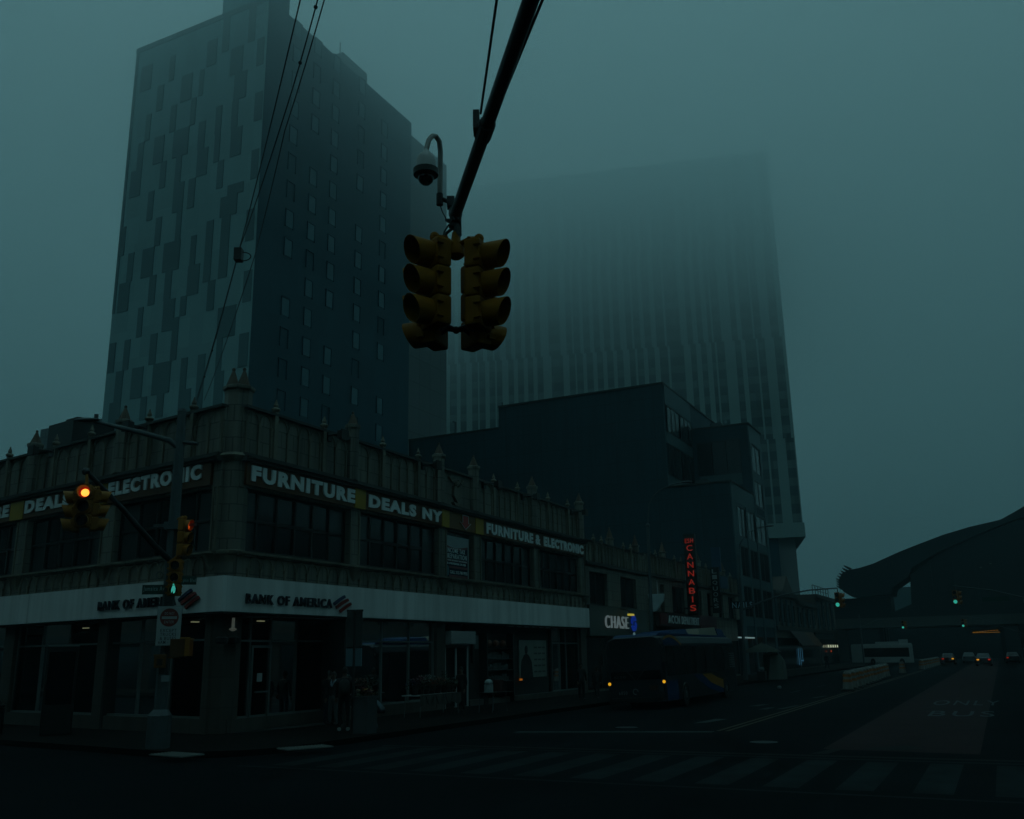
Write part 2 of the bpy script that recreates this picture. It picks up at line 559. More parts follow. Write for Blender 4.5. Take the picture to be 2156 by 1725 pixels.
def finial(F, x, y=0.0):
    m = MB(F)
    m.box(x - 0.09, x + 0.09, y - 0.06, y + 0.09, 8.84, 10.5)
    m.lathe([(0.08, 10.5), (0.14, 10.55), (0.16, 10.60), (0.12, 10.65), (0.06, 10.68), (0.09, 10.74), (0.045, 10.85), (0.015, 10.95)], x, y + 0.02, 8)
    obj('finial', m, TERRA_D, bank)


def window_bay(F, x0, x1, z0, z1, nx, zt, pane_mats=(PANE,), parent=None, rec=0.25, frame=DARKF, curtains=0):
    m = MB(F)
    m.box(x0, x1, -rec - 0.06, -rec + 0.04, z0, z0 + 0.08)
    m.box(x0, x1, -rec - 0.06, -rec + 0.04, z1 - 0.08, z1)
    w_ = (x1 - x0) / nx
    for i in range(nx + 1):
        xa = min(max(x0 + i * w_ - 0.045, x0), x1 - 0.09)
        m.box(xa, xa + 0.09, -rec - 0.05, -rec + 0.05, z0 + 0.08, z1 - 0.08)
    for i in range(nx):
        if zt:
            m.box(x0 + i * w_ + 0.045, x0 + (i + 1) * w_ - 0.045, -rec - 0.04, -rec + 0.035, zt - 0.05, zt + 0.05)
    f = obj('window', m, frame, parent or bank)
    g_ = MB(F)
    for i in range(nx):
        g_.mi = 1 if (curtains and i in (0, nx - 1)) else 0
        for a_, b_ in ([(z0, zt), (zt, z1)] if zt else [(z0, z1)]):
            j = random.uniform(-0.012, 0.012)
            g_.quad((x0 + i * w_, -rec - 0.02 + j, a_), (x0 + (i + 1) * w_, -rec - 0.02 - j, a_), (x0 + (i + 1) * w_, -rec - 0.02 - j, b_), (x0 + i * w_, -rec - 0.02 + j, b_))
    obj('pane', g_, [pane_mats[0], pane_mats[-1]], f)
    return f


Z_FR0, Z_FR1, Z_W0, Z_W1, Z_S1, Z_C1, Z_P1 = 4.86, 5.52, 5.68, 7.72, 8.56, 8.83, 10.36


def front(F, x_end, piers, smalls, bigs, gaps, x_beg=0.0):
    W, A, K = MB(F), MB(F), MB(F)
    # upper storey: frieze, sill, piers, lintel behind the signs, parapet
    W.box(x_beg, x_end, -0.5, 0, 3.74, Z_FR1)
    W.box(x_beg, x_end, -0.5, -0.03, Z_W1, Z_S1)
    W.box(x_beg, x_end, -0.5, -0.06, Z_C1, Z_P1)
    for x0, x1 in piers:
        W.box(x0, x1, -0.5, 0.0, Z_FR1 + 0.13, Z_W1)
        for e in (x0 + 0.05, x1 - 0.05):
            A.box(e - 0.035, e + 0.035, 0.0, 0.05, Z_W0, Z_W1)
    K.box(x_beg, x_end, -0.3, 0.14, Z_FR1 + 0.06, Z_FR1 + 0.13)
    W.box(x_beg, x_end, -0.3, 0.08, Z_FR1, Z_FR1 + 0.06)
    C = MB(F)
    C.box(x_beg, x_end, -0.3, 0.20, Z_S1, Z_S1 + 0.1)
    C.box(x_beg, x_end, -0.3, 0.28, Z_S1 + 0.1, Z_S1 + 0.17)
    C.box(x_beg, x_end, -0.3, 0.16, Z_S1 + 0.17, Z_C1)
    C.box(x_beg, x_end, -0.56, 0.10, Z_P1, Z_P1 + 0.09)
    xs = sorted([x for x in smalls] + [x for x in bigs] + [x_beg, x_end])
    for a_, b_ in zip(xs[:-1], xs[1:]):
        pad_a = 0.34 if a_ in bigs else 0.12
        pad_b = 0.34 if b_ in bigs else 0.12
        if b_ - a_ < 0.9 or any(g0 <= (a_ + b_) / 2 <= g1 for g0, g1 in gaps):
            continue
        gothic_band(A, a_ + pad_a, b_ - pad_b, Z_C1, 9.92, 10.3, 0.66, -0.06)
    edges = sorted([x_beg + 0.15] + [(p0 + p1) / 2 for p0, p1 in piers if p1 < x_end - 0.3] + [x_end - 0.15])
    for a_, b_ in zip(edges[:-1], edges[1:]):
        if b_ - a_ > 1.2:
            gothic_band(A, a_ + 0.35, b_ - 0.35, Z_FR0, 5.15, 5.48, 0.6, 0.0)
        # foliage corbel under each pier
        A.lathe([(0.04, 5.05), (0.14, 5.2), (0.26, 5.42), (0.34, 5.53)], b_, 0.02, 10)
    obj('wall', W, TERRA, bank)
    obj('tracery', A, TERRA_D, bank)
    obj('sill_course', K, TERRA_D, bank)
    obj('cornice', C, CORN, bank)
    for x in smalls:
        finial(F, x)
    for x in bigs:
        pinnacle(F, x, zc=10.86 if F is FR else 10.68, zt=11.47 if F is FR else 11.3)


R_PIERS = [(5.85, 6.5), (12.25, 12.95), (15.38, 16.1), (21.8, 22.5), (28.0, 28.8)]
front(FR, 28.8, R_PIERS, [1.47, 4.13, 7.92, 10.56, 17.44, 20.06, 23.8, 26.5], [5.9, 12.3, 15.46, 21.85, 28.25], [(12.3, 15.46)])
L_PIERS = [(6.75, 7.6), (12.7, 13.5), (18.6, 19.4), (24.6, 25.4)]
front(FL, 26.0, [(1.05, 1.37)] + L_PIERS, [2.67, 5.2, 8.81, 11.27, 14.8, 17.2, 20.8, 23.3], [6.76, 12.85, 18.9, 25.0], [], 1.05)
for x0, x1, nx in ((0.1, 5.85, 6), (6.5, 12.25, 6), (16.1, 21.8, 6), (22.5, 28.0, 6)):
    window_bay(FR, x0, x1, Z_W0, Z_W1, nx, 6.72, (PANE, PANE2), curtains=1)
for x0, x1, nx in ((1.37, 6.75, 5), (7.6, 12.7, 5), (13.5, 18.6, 5), (19.4, 24.6, 5)):
    window_bay(FL, x0, x1, Z_W0, Z_W1, nx, 6.72, (PANE, PANE2), curtains=1)
window_bay(FR, 12.95, 15.38, Z_W0, Z_W1, 2, 0)
# carved shield on the plain panel of the parapet
m = MB(FR)
m.prism([(13.55, 9.75), (14.15, 9.75), (14.18, 9.3), (13.85, 8.98), (13.52, 9.3)], -0.06, 0.08)
m.prism([(13.45, 9.0), (14.25, 9.0), (14.1, 8.86), (13.6, 8.86)], -0.06, 0.1)
m.ball((13.85, 0.02, 9.85), 0.16)
m.tube([(13.2, -0.02, 10.15), (13.4, 0.0, 9.95), (13.7, 0.0, 10.05)], 0.05, 6)
m.tube([(14.5, -0.02, 10.15), (14.3, 0.0, 9.95), (14.0, 0.0, 10.05)], 0.05, 6)
obj('shield', m, TERRA_D, bank)
# octagonal corner tower
cx, cy = -9.14, 30.32
m = MB(ID)
m.lathe([(0.50, 0.15), (0.50, 3.74)], cx, cy, 8, R(15))
obj('corner_pier', m, BASE, bank)
m = MB(ID)
m.lathe([(0.47, 4.85), (0.47, 8.58)], cx, cy, 8, R(15))
m.lathe([(0.45, 8.84), (0.45, 10.86), (0.47, 10.96), (0.53, 11.04), (0.53, 11.13), (0.42, 11.17)], cx, cy, 8, R(15))
ct = obj('corner_turret', m, TERRA, bank)
m = MB(ID)
m.lathe([(0.5, 8.56), (0.62, 8.66), (0.68, 8.73), (0.56, 8.84)], cx, cy, 8, R(15))
obj('moulding', m, TERRA_D, ct)
m = MB(ID)
m.lathe([(0.5, 5.5), (0.6, 5.58), (0.62, 5.66), (0.48, 5.7)], cx, cy, 8, R(15))
obj('moulding', m, TERRA_D, ct)
m = MB(ID)
m.lathe([(0.3, 4.95), (0.42, 5.2), (0.56, 5.5)], cx, cy, 8, R(15))
obj('moulding', m, TERRA_D, ct)
for sx in (-0.18, 0.18):
    m = MB(ID)
    m.lathe([(0.235, 11.14), (0.055, 11.66), (0.04, 11.70)], cx + sx, cy - 0.12, 8, R(15))
    m.ball((cx + sx, cy - 0.12, 11.74), 0.065)
    obj('spire', m, CONE, ct)
# ground floor
B = MB(FR)
B.box(0.0, 12.17, -0.4, -0.02, 0.15, 0.55)
for x0, x1 in ((12.17, 12.85), (27.85, 28.65)):
    B.box(x0, x1, -0.4, 0.0, 0.15, 3.72)
B.box(15.1, 28.0, -0.4, -0.05, 0.15, 0.4)
obj('base_wall', B, BASE, bank)
B = MB(FL)
B.box(1.05, 26, -0.4, -0.02, 0.15, 0.58)
for x0, x1 in ((1.05, 1.34), (6.58, 7.2), (12.8, 13.5), (18.7, 19.4)):
    B.box(x0, x1, -0.45, 0.0, 0.15, 3.72)
obj('base_wall', B, BASE, bank)


def shop_window(F, x0, x1, z0, z1, ms, zt, y=-0.2):
    m = MB(F)
    for x in [x0] + ms + [x1]:
        m.box(x - 0.035, x + 0.035, y - 0.05, y + 0.05, z0, z1)
    xs = [x0] + ms + [x1]
    for a_, b_ in zip(xs[:-1], xs[1:]):
        for z in (z0, zt, z1 - 0.06):
            m.box(a_ + 0.035, b_ - 0.035, y - 0.04, y + 0.04, z, z + 0.06)
    f = obj('window', m, ALU, bank)
    q = MB(F)
    for a_, b_ in zip(xs[:-1], xs[1:]):
        q.quad((a_, y, z0), (b_, y, z0), (b_, y, z1), (a_, y, z1))
    obj('pane', q, SHOPG, f)


shop_window(FR, 0.15, 3.27, 0.55, 3.72, [0.99, 1.95], 2.86)
shop_window(FR, 3.27, 12.17, 0.55, 3.72, [5.8, 8.34, 10.27], 2.86)
shop_window(FR, 24.2, 27.85, 0.4, 3.72, [25.2, 26.05], 2.86)
shop_window(FL, 1.34, 6.58, 0.58, 3.72, [3.17, 4.9], 2.9)
shop_window(FL, 7.2, 12.8, 0.58, 3.72, [9.2, 11.05], 2.9)
shop_window(FL, 13.5, 18.7, 0.58, 3.72, [15.2, 17.0], 2.9)
# bank door between the corner and the first wide pane
m = MB(FR)
for x in (1.02, 1.88):
    m.box(x, x + 0.08, -0.18, -0.1, 0.2, 2.75)
m.box(1.1, 1.88, -0.18, -0.1, 2.67, 2.75); m.box(1.1, 1.88, -0.18, -0.1, 0.2, 0.42)
d = obj('door', m, ALU, bank)
m = MB(FR); m.box(1.16, 1.82, -0.06, -0.03, 1.28, 1.33); obj('handle', m, ALU, d)
m = MB(FR); m.box(1.32, 1.56, -0.12, -0.105, 1.62, 1.88); obj('notice', m, PALE, d)
# inside of the bank
I = MB(FR)
I.box(0.4, 27.8, -6.0, -5.9, 0.15, 3.7); I.box(0.4, 27.8, -5.9, -0.42, 3.64, 3.70); I.box(0.4, 27.8, -5.9, -0.42, 0.10, 0.16)
I.F = FL
I.box(0.4, 24, -5.2, -5.1, 0.15, 3.62); I.box(0.4, 24, -5.1, -0.46, 3.60, 3.63); I.box(0.4, 24, -5.1, -0.46, 0.12, 0.17)
obj('interior', I, INT, bank)
CEIL = lamp('ceiling_lamp', (1.0, 0.9, 0.5), 0.35)
for F, x, y in ((FR, 2.4, -1.2), (FR, 5.6, -1.6), (FR, 1.2, -3.0), (FL, 2.1, -0.9), (FL, 2.3, -1.6), (FL, 5.6, -1.1), (FL, 5.9, -2.0), (FL, 8.1, -1.2), (FL, 10.3, -1.5)):
    m = MB(F); m.box(x, x + 0.28, y, y + 0.12, 3.55, 3.585); obj('ceiling_light', m, CEIL, bank)
# dark partition panels and one pale partition seen through the glass
m = MB(FR); m.box(7.3, 8.2, -1.3, -1.2, 0.2, 3.6); m.box(0.35, 0.9, -1.0, -0.9, 0.2, 3.6)
obj('partition', m, mat('grey_partition', (0.10, 0.12, 0.12), 0.7), bank)
# body and roof
m = MB(ID)
pts = [FR(0.3, -0.5, 0), FR(28.7, -0.5, 0), FR(28.7, -22, 0), FL(25.8, -8, 0), FL(25.8, -0.5, 0), FL(1.0, -0.5, 0)]
m.prismz([tuple(p.xy) for p in pts], 3.76, 9.5)
obj('roof', m, ROOF, bank)
m = MB(ID)
# white fascia: its two outer faces meet in one sharp corner
co_, ci_ = meet(FR, 0.38, FL, 0.38), meet(FR, 0.02, FL, 0.02)
poly = [co_, FR(28.3, 0.38, 0), FR(28.3, 0.02, 0), ci_, FL(26, 0.02, 0), FL(26, 0.38, 0)]
m.prismz([tuple(p.xy) for p in poly], 3.74, 4.81)
obj('fascia', m, WHITE, bank)
m = MB(ID)
co2, ci2 = meet(FR, 0.34, FL, 0.34), meet(FR, -0.42, FL, -0.42)
poly = [co2, FR(28.25, 0.34, 0), FR(28.25, -0.42, 0), ci2, FL(26, -0.42, 0), FL(26, 0.34, 0)]
m.prismz([tuple(p.xy) for p in poly], 3.69, 3.735)
obj('soffit', m, CORN, bank)

# ------------------------------------------------------------------ towers and other buildings
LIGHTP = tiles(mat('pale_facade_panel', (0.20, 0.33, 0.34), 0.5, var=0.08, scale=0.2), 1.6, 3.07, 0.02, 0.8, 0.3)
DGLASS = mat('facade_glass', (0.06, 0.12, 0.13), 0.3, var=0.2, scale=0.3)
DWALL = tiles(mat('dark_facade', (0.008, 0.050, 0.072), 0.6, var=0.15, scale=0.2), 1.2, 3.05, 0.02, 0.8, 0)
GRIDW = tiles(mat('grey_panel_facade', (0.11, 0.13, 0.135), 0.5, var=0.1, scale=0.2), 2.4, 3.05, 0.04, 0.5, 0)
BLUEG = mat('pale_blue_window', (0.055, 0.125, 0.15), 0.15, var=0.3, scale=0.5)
T1C = Vector((-23.413, 80.139, 0))
FT1L = Fr(T1C, -NR, -DR)          # left face: x leftwards, y towards the camera
FT1R = Fr(T1C, DR, NR)            # right face
t1 = thing('hotel_tower', 'tall hotel tower with checkered pale and dark panels on its left face', 'tower', T1C)
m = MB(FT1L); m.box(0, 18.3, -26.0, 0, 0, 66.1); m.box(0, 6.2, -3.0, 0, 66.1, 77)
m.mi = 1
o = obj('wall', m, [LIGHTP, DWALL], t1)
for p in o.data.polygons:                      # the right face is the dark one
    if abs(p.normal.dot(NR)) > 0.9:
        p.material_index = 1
m = MB(FT1R); m.box(26.0, 36.0, -14, -0.9, 0, 65.4)
obj('side_wing', m, GRIDW, t1)
m = MB(FT1R); m.box(14, 18.8, -9, -1.6, 66.1, 69.2); m.box(25, 27, -6, -2, 66.1, 68)
obj('roof_plant', m, GRIDW, t1)
m = MB(FT1R); m.tube([(13.4, -1.5, 66.1), (13.4, -1.5, 70)], 0.06, 6); obj('mast', m, GREYM, t1)
m = MB(FT1L); m.box(-0.05, 18.35, -0.4, 0.06, 65.75, 66.35); obj('coping', m, DGLASS, t1)
PAN = """6.8 8.3 24.3 26.6;10.2 11.1 24.3 26.6;12.4 13.2 24.3 26.6;2.9 4 23.6 27.7;5.3 6.2 23.6 29.7;15.9 17.4 23.6 26.6;15.9 16.9 26.6 29.7;13.2 14.7 26.6 29.7;9.6 11.9 26.6 29.7;7.5 8.3 26.6 29.7;3.3 4 27.7 30.9;.2 1.3 27.7 30.9;9 9.8 29.7 34;15.3 16.1 29.7 32.8;11.7 12.6 29.7 32.8;17.3 18.2 29.7 32.8;1.9 4.1 30.9 33.9;9.7 11.2 32.8 36;13.9 14.6 32.8 35.9;8.2 9 34 36;4.7 5.6 33.9 36.9;.2 1.2 33.9 37;16.1 17.6 35.9 39;12.5 13.4 35.9 39;6.8 8.3 35.9 39;10.4 11.3 36 39;5.4 6.3 36.9 43.2;3.3 4.4 36.9 43.2;9.6 11.8 39 42.1;7.5 8.2 39 42.1;15.9 16.7 39 42.1;13.1 14.7 39 42.1;.3 1.3 40 43.2;17.4 18.2 42.1 45.3;9.7 10.4 42.1 45.2;2.6 4.7 43.2 45.3;12.4 13.2 42.1 45.2;9.7 11.1 45.2 48.4;13.8 14.6 45.2 48.4;8.2 9.1 45.2 48.4;1.9 3.9 45.3 46.4;.2 1.1 46.3 49.4;4.6 5.4 46.4 49.4;15.9 17.4 48.4 51.4;12.4 13.2 48.4 51.4;6.8 8.2 48.4 51.4;10.3 11.1 48.4 51.4;5.3 6 49.4 52.5;2.5 3.9 49.4 52.5;15.9 16.7 51.4 54.5;9.6 11.7 51.4 54.5;13 14.4 51.4 54.5;7.4 8.3 51.4 54.5;5.3 6.1 52.5 55.6;.1 1.1 52.5 55.6;3.2 4 52.5 55.6;15.2 15.9 54.5 57.6;11.6 12.4 54.5 57.6;8.9 9.6 54.5 57.6;2.3 3.9 55.6 58.6;8.1 8.7 57.6 60.6;13.7 14.6 57.6 60.6;9.7 11.2 57.6 60.7;12.4 13.1 60.7 63.7;15.7 17.3 60.7 63.7;6.6 7.9 60.7 63.7;3 4.6 58.6 61.7;.3 1.2 58.6 61.7;5 5.9 61.7 66;1.6 2.5 61.7 66;17.9 18.3 35.9 66"""
for q in PAN.split(';'):
    x0, x1, z0, z1 = (float(v) for v in q.split())
    m = MB(FT1L); m.box(x0, min(x1, 18.28), -0.02, 0.05, z0, z1)
    obj('glass_panel', m, DGLASS, t1)
wm = MB(FT1R)
wm.box(0, 1.05, 0.0, 0.05, 0, 1.75)
fm = MB(FT1R)
fm.box(-0.08, 0.0, 0.0, 0.12, -0.08, 1.83); fm.box(1.05, 1.13, 0.0, 0.12, -0.08, 1.83); fm.box(0, 1.05, 0.0, 0.12, 1.75, 1.83)
wme, fme = wm.mesh('pane', BLUEG), fm.mesh('window', DWALL)
for ci, x in enumerate((3.9, 7.2, 10.5, 15.2, 19.7)):
    for k in range(-5, 10):
        if (ci * 7 + k * 3) % 11 == 0:
            continue
        M_ = Matrix.Translation(DR * x + UP * (36.9 + 3.05 * k))
        f = place('window', fme, t1, M_)
        if random.random() < 0.78:
            o = place('pane', wme, f); o.matrix_parent_inverse = Matrix.Identity(4)

T2C = Vector((49.025, 159.64, 0))
d2 = Vector((-0.97742, 0.21132, 0)); n2 = Vector((-0.21132, -0.97742, 0))
FT2 = Fr(T2C, d2, n2)
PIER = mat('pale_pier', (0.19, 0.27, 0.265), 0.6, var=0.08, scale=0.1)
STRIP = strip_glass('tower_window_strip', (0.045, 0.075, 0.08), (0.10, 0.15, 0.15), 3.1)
t2 = thing('office_tower', 'wide striped tower behind the dark building, its top lost in cloud', 'tower', T2C)
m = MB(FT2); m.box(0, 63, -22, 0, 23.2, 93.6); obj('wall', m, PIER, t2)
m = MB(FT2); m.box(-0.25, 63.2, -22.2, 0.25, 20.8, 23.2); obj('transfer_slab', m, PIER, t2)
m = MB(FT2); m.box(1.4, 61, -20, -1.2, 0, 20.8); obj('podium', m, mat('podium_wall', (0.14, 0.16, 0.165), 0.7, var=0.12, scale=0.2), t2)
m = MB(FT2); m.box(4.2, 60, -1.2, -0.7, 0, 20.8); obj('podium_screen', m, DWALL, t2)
LI = [(-0.4, 0.53), (1.94, 3.58), (4.76, 5.08), (6.97, 7.76), (8.8, 10.63), (12.0, 12.32), (12.96, 13.85), (14.82, 15.71), (16.68, 17.9), (20.4, 20.8), (22.3, 23.2), (24.44, 25.21), (26.36, 26.74), (27.8, 28.96), (30.12, 30.8), (31.96, 32.74), (33.82, 34.6), (35.78, 36.47), (37.65, 37.95), (39.04, 40.23), (42.43, 44.03), (45.14, 45.94), (46.95, 47.76), (48.88, 49.7), (50.72, 51.94), (52.97, 53.32), (54.41, 55.24), (56.38, 56.69), (57.83, 58.97), (60.12, 60.86), (62.2, 63)]
for (a0, a1), (b0, b1) in zip(LI[:-1], LI[1:]):
    for z0, z1, dx in ((23.3, 38.0, -0.35), (38.0, 56.6, 0.0), (56.6, 75.1, 0.4), (75.1, 93.5, 0.1)):
        if a1 + dx < 0.1 or b0 - a1 < 0.2:
            continue
        m = MB(FT2); m.box(a1 + dx, b0 + dx, 0.0, 0.06, z0, z1)
        obj('window_strip', m, STRIP, t2)

# stepped dark office building closing the row
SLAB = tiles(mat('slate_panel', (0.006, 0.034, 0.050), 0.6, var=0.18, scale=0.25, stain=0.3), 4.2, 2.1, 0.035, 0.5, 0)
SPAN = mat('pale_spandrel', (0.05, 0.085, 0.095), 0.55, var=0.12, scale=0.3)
dk = thing('stepped_building', 'dark grey stepped office block with blank side wall and strip windows', 'building', FR(66, 0, 0))
m = MB(FR)
m.box(65.9, 75.5, -6.1, 0, 0, 18.0); m.box(75.5, 81.3, -6.1, 0, 0, 25.7); m.box(65.95, 100, -24.8, -6.1, 0, 28.65); m.box(66.0, 100, -60, -24.8, 0, 26.3)
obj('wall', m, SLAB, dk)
m = MB(FR)
m.box(65.92, 75.5, 0.0, 0.10, 16.2, 17.98); m.box(65.92, 67.85, 0.0, 0.10, 0.2, 16.2); m.box(75.6, 81.28, 0.0, 0.10, 23.8, 25.68); m.box(80.35, 81.28, 0, 0.1, 0.2, 23.8)
for x in (71.35, 75.45):
    m.box(x - 0.2, x + 0.35, 0.0, 0.14, 0.2, 16.2)
m.box(75.6, 76.3, 0.0, 0.14, 16.2, 23.8)
m.box(66.2, 75.4, -6.1, -6.02, 26.6, 28.6)
for z in (18.2, 22.6):
    m.box(66.0, 75.4, -6.1, -6.0, z, z + 1.1)
obj('street_facing', m, SPAN, dk)
m = MB(FR)
m.box(65.75, 75.5, -6.05, 0.18, 18.0, 18.14); m.box(75.4, 81.45, -6.05, 0.2, 25.7, 25.86); m.box(65.8, 100.2, -24.8, -6.0, 28.65, 28.82); m.box(65.85, 100.2, -60, -24.85, 26.3, 26.45)
obj('coping', m, CORN, dk)
m = MB(FR)
for x, y, z, hh in ((69, -3, 18.14, 0.9), (78.5, -3.5, 25.86, 1.1), (74, -14, 28.82, 1.4), (80, -20, 28.82, 1.8)):
    m = MB(FR); m.box(x, x + 1.6, y - 1.2, y, z, z + hh); m.box(x + 0.2, x + 1.4, y, y + 0.05, z + 0.2, z + hh - 0.2); obj('roof_vent', m, GREYM, dk)
for z0, z1 in ((12.16, 13.0), (8.35, 9.2), (4.6, 5.4), (16.0, 16.2)):
    m = MB(FR)
    for x0, x1 in ((67.9, 71.12), (71.75, 75.2), (75.85, 80.3)):
        m.box(x0, x1, 0.0, 0.07, z0, z1)
    obj('spandrel', m, SPAN, dk)
m = MB(FR); m.box(76.35, 80.3, 0.0, 0.07, 16.95, 17.0); m.box(76.35, 80.3, 0.0, 0.07, 19.83, 20.7); m.box(76.35, 80.3, 0, 0.07, 17.0, 17.05); obj('spandrel', m, SPAN, dk)
FSx = Fr(FR(75.5, 0, 0), NR, -DR)
m = MB(FSx); m.box(-5.4, -0.9, 0.0, 0.09, 19.3, 20.5); obj('balcony_parapet', m, SPAN, dk)


def win(F, x0, x1, z0, z1, parent, pane=PANE, fm_=DARKF, n=2, y=0.0):
    m = MB(F)
    m.box(x0, x1, y, y + 0.05, z0, z0 + 0.1); m.box(x0, x1, y, y + 0.05, z1 - 0.1, z1)
    for i in range(n + 1):
        x = x0 + (x1 - x0) * i / n
        m.box(max(x0, x - 0.06), min(x1, x + 0.06), y, y + 0.055, z0 + 0.1, z1 - 0.1)
    f = obj('window', m, fm_, parent)
    q = MB(F); q.quad((x0, y + 0.02, z0), (x1, y + 0.02, z0), (x1, y + 0.02, z1), (x0, y + 0.02, z1))
    obj('pane', q, pane, f)


for z0, z1 in ((13.0, 16.0), (9.2, 12.16), (5.4, 8.35)):
    for x0, x1 in ((67.9, 71.12), (71.75, 75.2), (75.85, 80.3)):
        win(FR, x0, x1, z0, z1, dk)
for z0, z1 in ((17.05, 19.83), (20.7, 23.7)):
    win(FR, 76.35, 80.3, z0, z1, dk)
for z0, z1 in ((19.3, 22.5), (23.7, 26.5)):
    for x0, x1 in ((66.6, 70.6), (71.2, 75.2)):
        win(FR, x0, x1, z0, z1, dk, y=-6.0, n=3)
win(FSx, -5.6, -0.9, 20.5, 24.2, dk, n=3, y=0.0)
m = MB(FR)
for x0, x1 in ((66.2, 70), (70.3, 74.8), (75.2, 80.8)):
    m.box(x0, x1, 0.0, 0.04, 0.3, 3.6)
obj('shopfront', m, PANE, dk)
m = MB(FR); m.tube([(66.3, -24.5, 26.3), (66.3, -24.5, 29.3)], 0.08, 6); m.tube([(66.3, -30.5, 26.3), (66.3, -30.5, 27.8), (66.3, -30.8, 27.9)], 0.1, 6); obj('vent_pipe', m, GREYM, dk)

# two-storey terracotta fronts down the avenue
def low_front(x0, x1, zf, zl, zp, wins, label, smalls, bigs, fasc=None, seed=0):
    b_ = thing('terracotta_shop_building', label, 'building', FR(x0, 0, 0.15), 'low terracotta buildings along the avenue')
    w_ = MB(FR)
    w_.box(x0, x1, -12, -0.3, 0.15, zp - 0.4)
    xs = [x0] + [v for q in wins for v in q] + [x1]
    for i in range(0, len(xs) - 1, 2):
        w_.box(xs[i], xs[i + 1], -0.3, 0.0, 5.1, 7.05)
    w_.box(x0, x1, -0.3, 0.0, 7.05, zl)
    w_.box(x0, x1, -0.4, -0.04, zl + 0.18, zp)
    obj('wall', w_, TERRA, b_)
    c_ = MB(FR); c_.box(x0, x1, -0.3, 0.16, zl, zl + 0.18); c_.box(x0, x1, -0.45, 0.06, zp, zp + 0.08); obj('cornice', c_, CORN, b_)
    A = MB(FR); gothic_band(A, x0 + 0.2, x1 - 0.2, zl + 0.18, zp - 0.35, zp - 0.06, 0.55, -0.04); obj('tracery', A, TERRA_D, b_)
    for q in wins:
        f = MB(FR)
        f.box(q[0], q[1], -0.28, -0.2, 5.1, 5.18); f.box(q[0], q[1], -0.28, -0.2, 6.97, 7.05)
        for x in (q[0], (q[0] + q[1]) / 2 - 0.05, q[1] - 0.1):
            f.box(x, x + 0.1, -0.29, -0.19, 5.18, 6.97)
        f = obj('window', f, DARKF, b_)
        pq = MB(FR); pq.quad((q[0], -0.24, 5.1), (q[1], -0.24, 5.1), (q[1], -0.24, 7.05), (q[0], -0.24, 7.05)); obj('pane', pq, PANE, f)
    for x in smalls:
        k = MB(FR); k.box(x - 0.08, x + 0.08, -0.06, 0.1, zl + 0.18, zp + 0.12)
        k.lathe([(0.07, zp + 0.12), (0.14, zp + 0.18), (0.14, zp + 0.23), (0.06, zp + 0.3), (0.08, zp + 0.36), (0.015, zp + 0.52)], x, 0.02, 8); obj('finial', k, TERRA_D, b_)
    for x in bigs:
        k = MB(FR); k.lathe([(0.25, zl + 0.18), (0.25, zp + 0.42), (0.31, zp + 0.5), (0.31, zp + 0.56), (0.22, zp + 0.58)], x, -0.2, 8, R(22.5))
        p_ = obj('pinnacle', k, TERRA, b_)
        k = MB(FR); k.lathe([(0.22, zp + 0.58), (0.04, zp + 1.2)], x, -0.2, 8, R(22.5)); k.ball((x, -0.2, zp + 1.22), 0.055); obj('spire', k, CONE, p_)
    if fasc:
        k = MB(FR); k.box(x0 + 0.1, x1 - 0.2, 0.0, 0.15, fasc[0], fasc[1]); obj('fascia', k, fasc[2], b_)
    k = MB(FR)
    n_ = int((x1 - x0) // 2.6)
    for i in range(n_):
        xa = x0 + 0.2 + i * (x1 - x0 - 0.4) / n_
        k.quad((xa, -0.25, 0.3), (xa + (x1 - x0 - 0.4) / n_ - 0.12, -0.25, 0.3), (xa + (x1 - x0 - 0.4) / n_ - 0.12, -0.25, 3.2), (xa, -0.25, 3.2))
    obj('shopfront', k, PANE, b_)
    return b_


GREENF = mat('grey_green_fascia', (0.075, 0.085, 0.075), 0.6, var=0.1, scale=1)
low_front(28.82, 39.4, 5.1, 7.42, 8.82, [(29.45, 32.35), (34.65, 37.6)], 'low terracotta building with two dark windows over the bank with a blue octagon', [30.27, 31.57, 35.45, 36.83], [33.6, 38.4], (3.3, 5.05, GREENF))
low_front(39.42, 50.3, 5.1, 7.45, 8.9, [(42.8, 43.6), (45.5, 48.5)], 'low terracotta building above the red discount sign', [40.7, 42.0, 46.5, 48.2], [44.3])
low_front(50.32, 57.6, 5.1, 7.35, 8.95, [(51.6, 53.3), (55.0, 56.6)], 'low terracotta building behind the red neon blade sign', [52.0, 55.2], [53.6])
low_front(57.62, 65.86, 5.1, 7.2, 8.7, [(58.4, 60.2), (62.0, 64.4)], 'low terracotta building beside the dark stepped office block', [59.4, 63.2], [61.4])

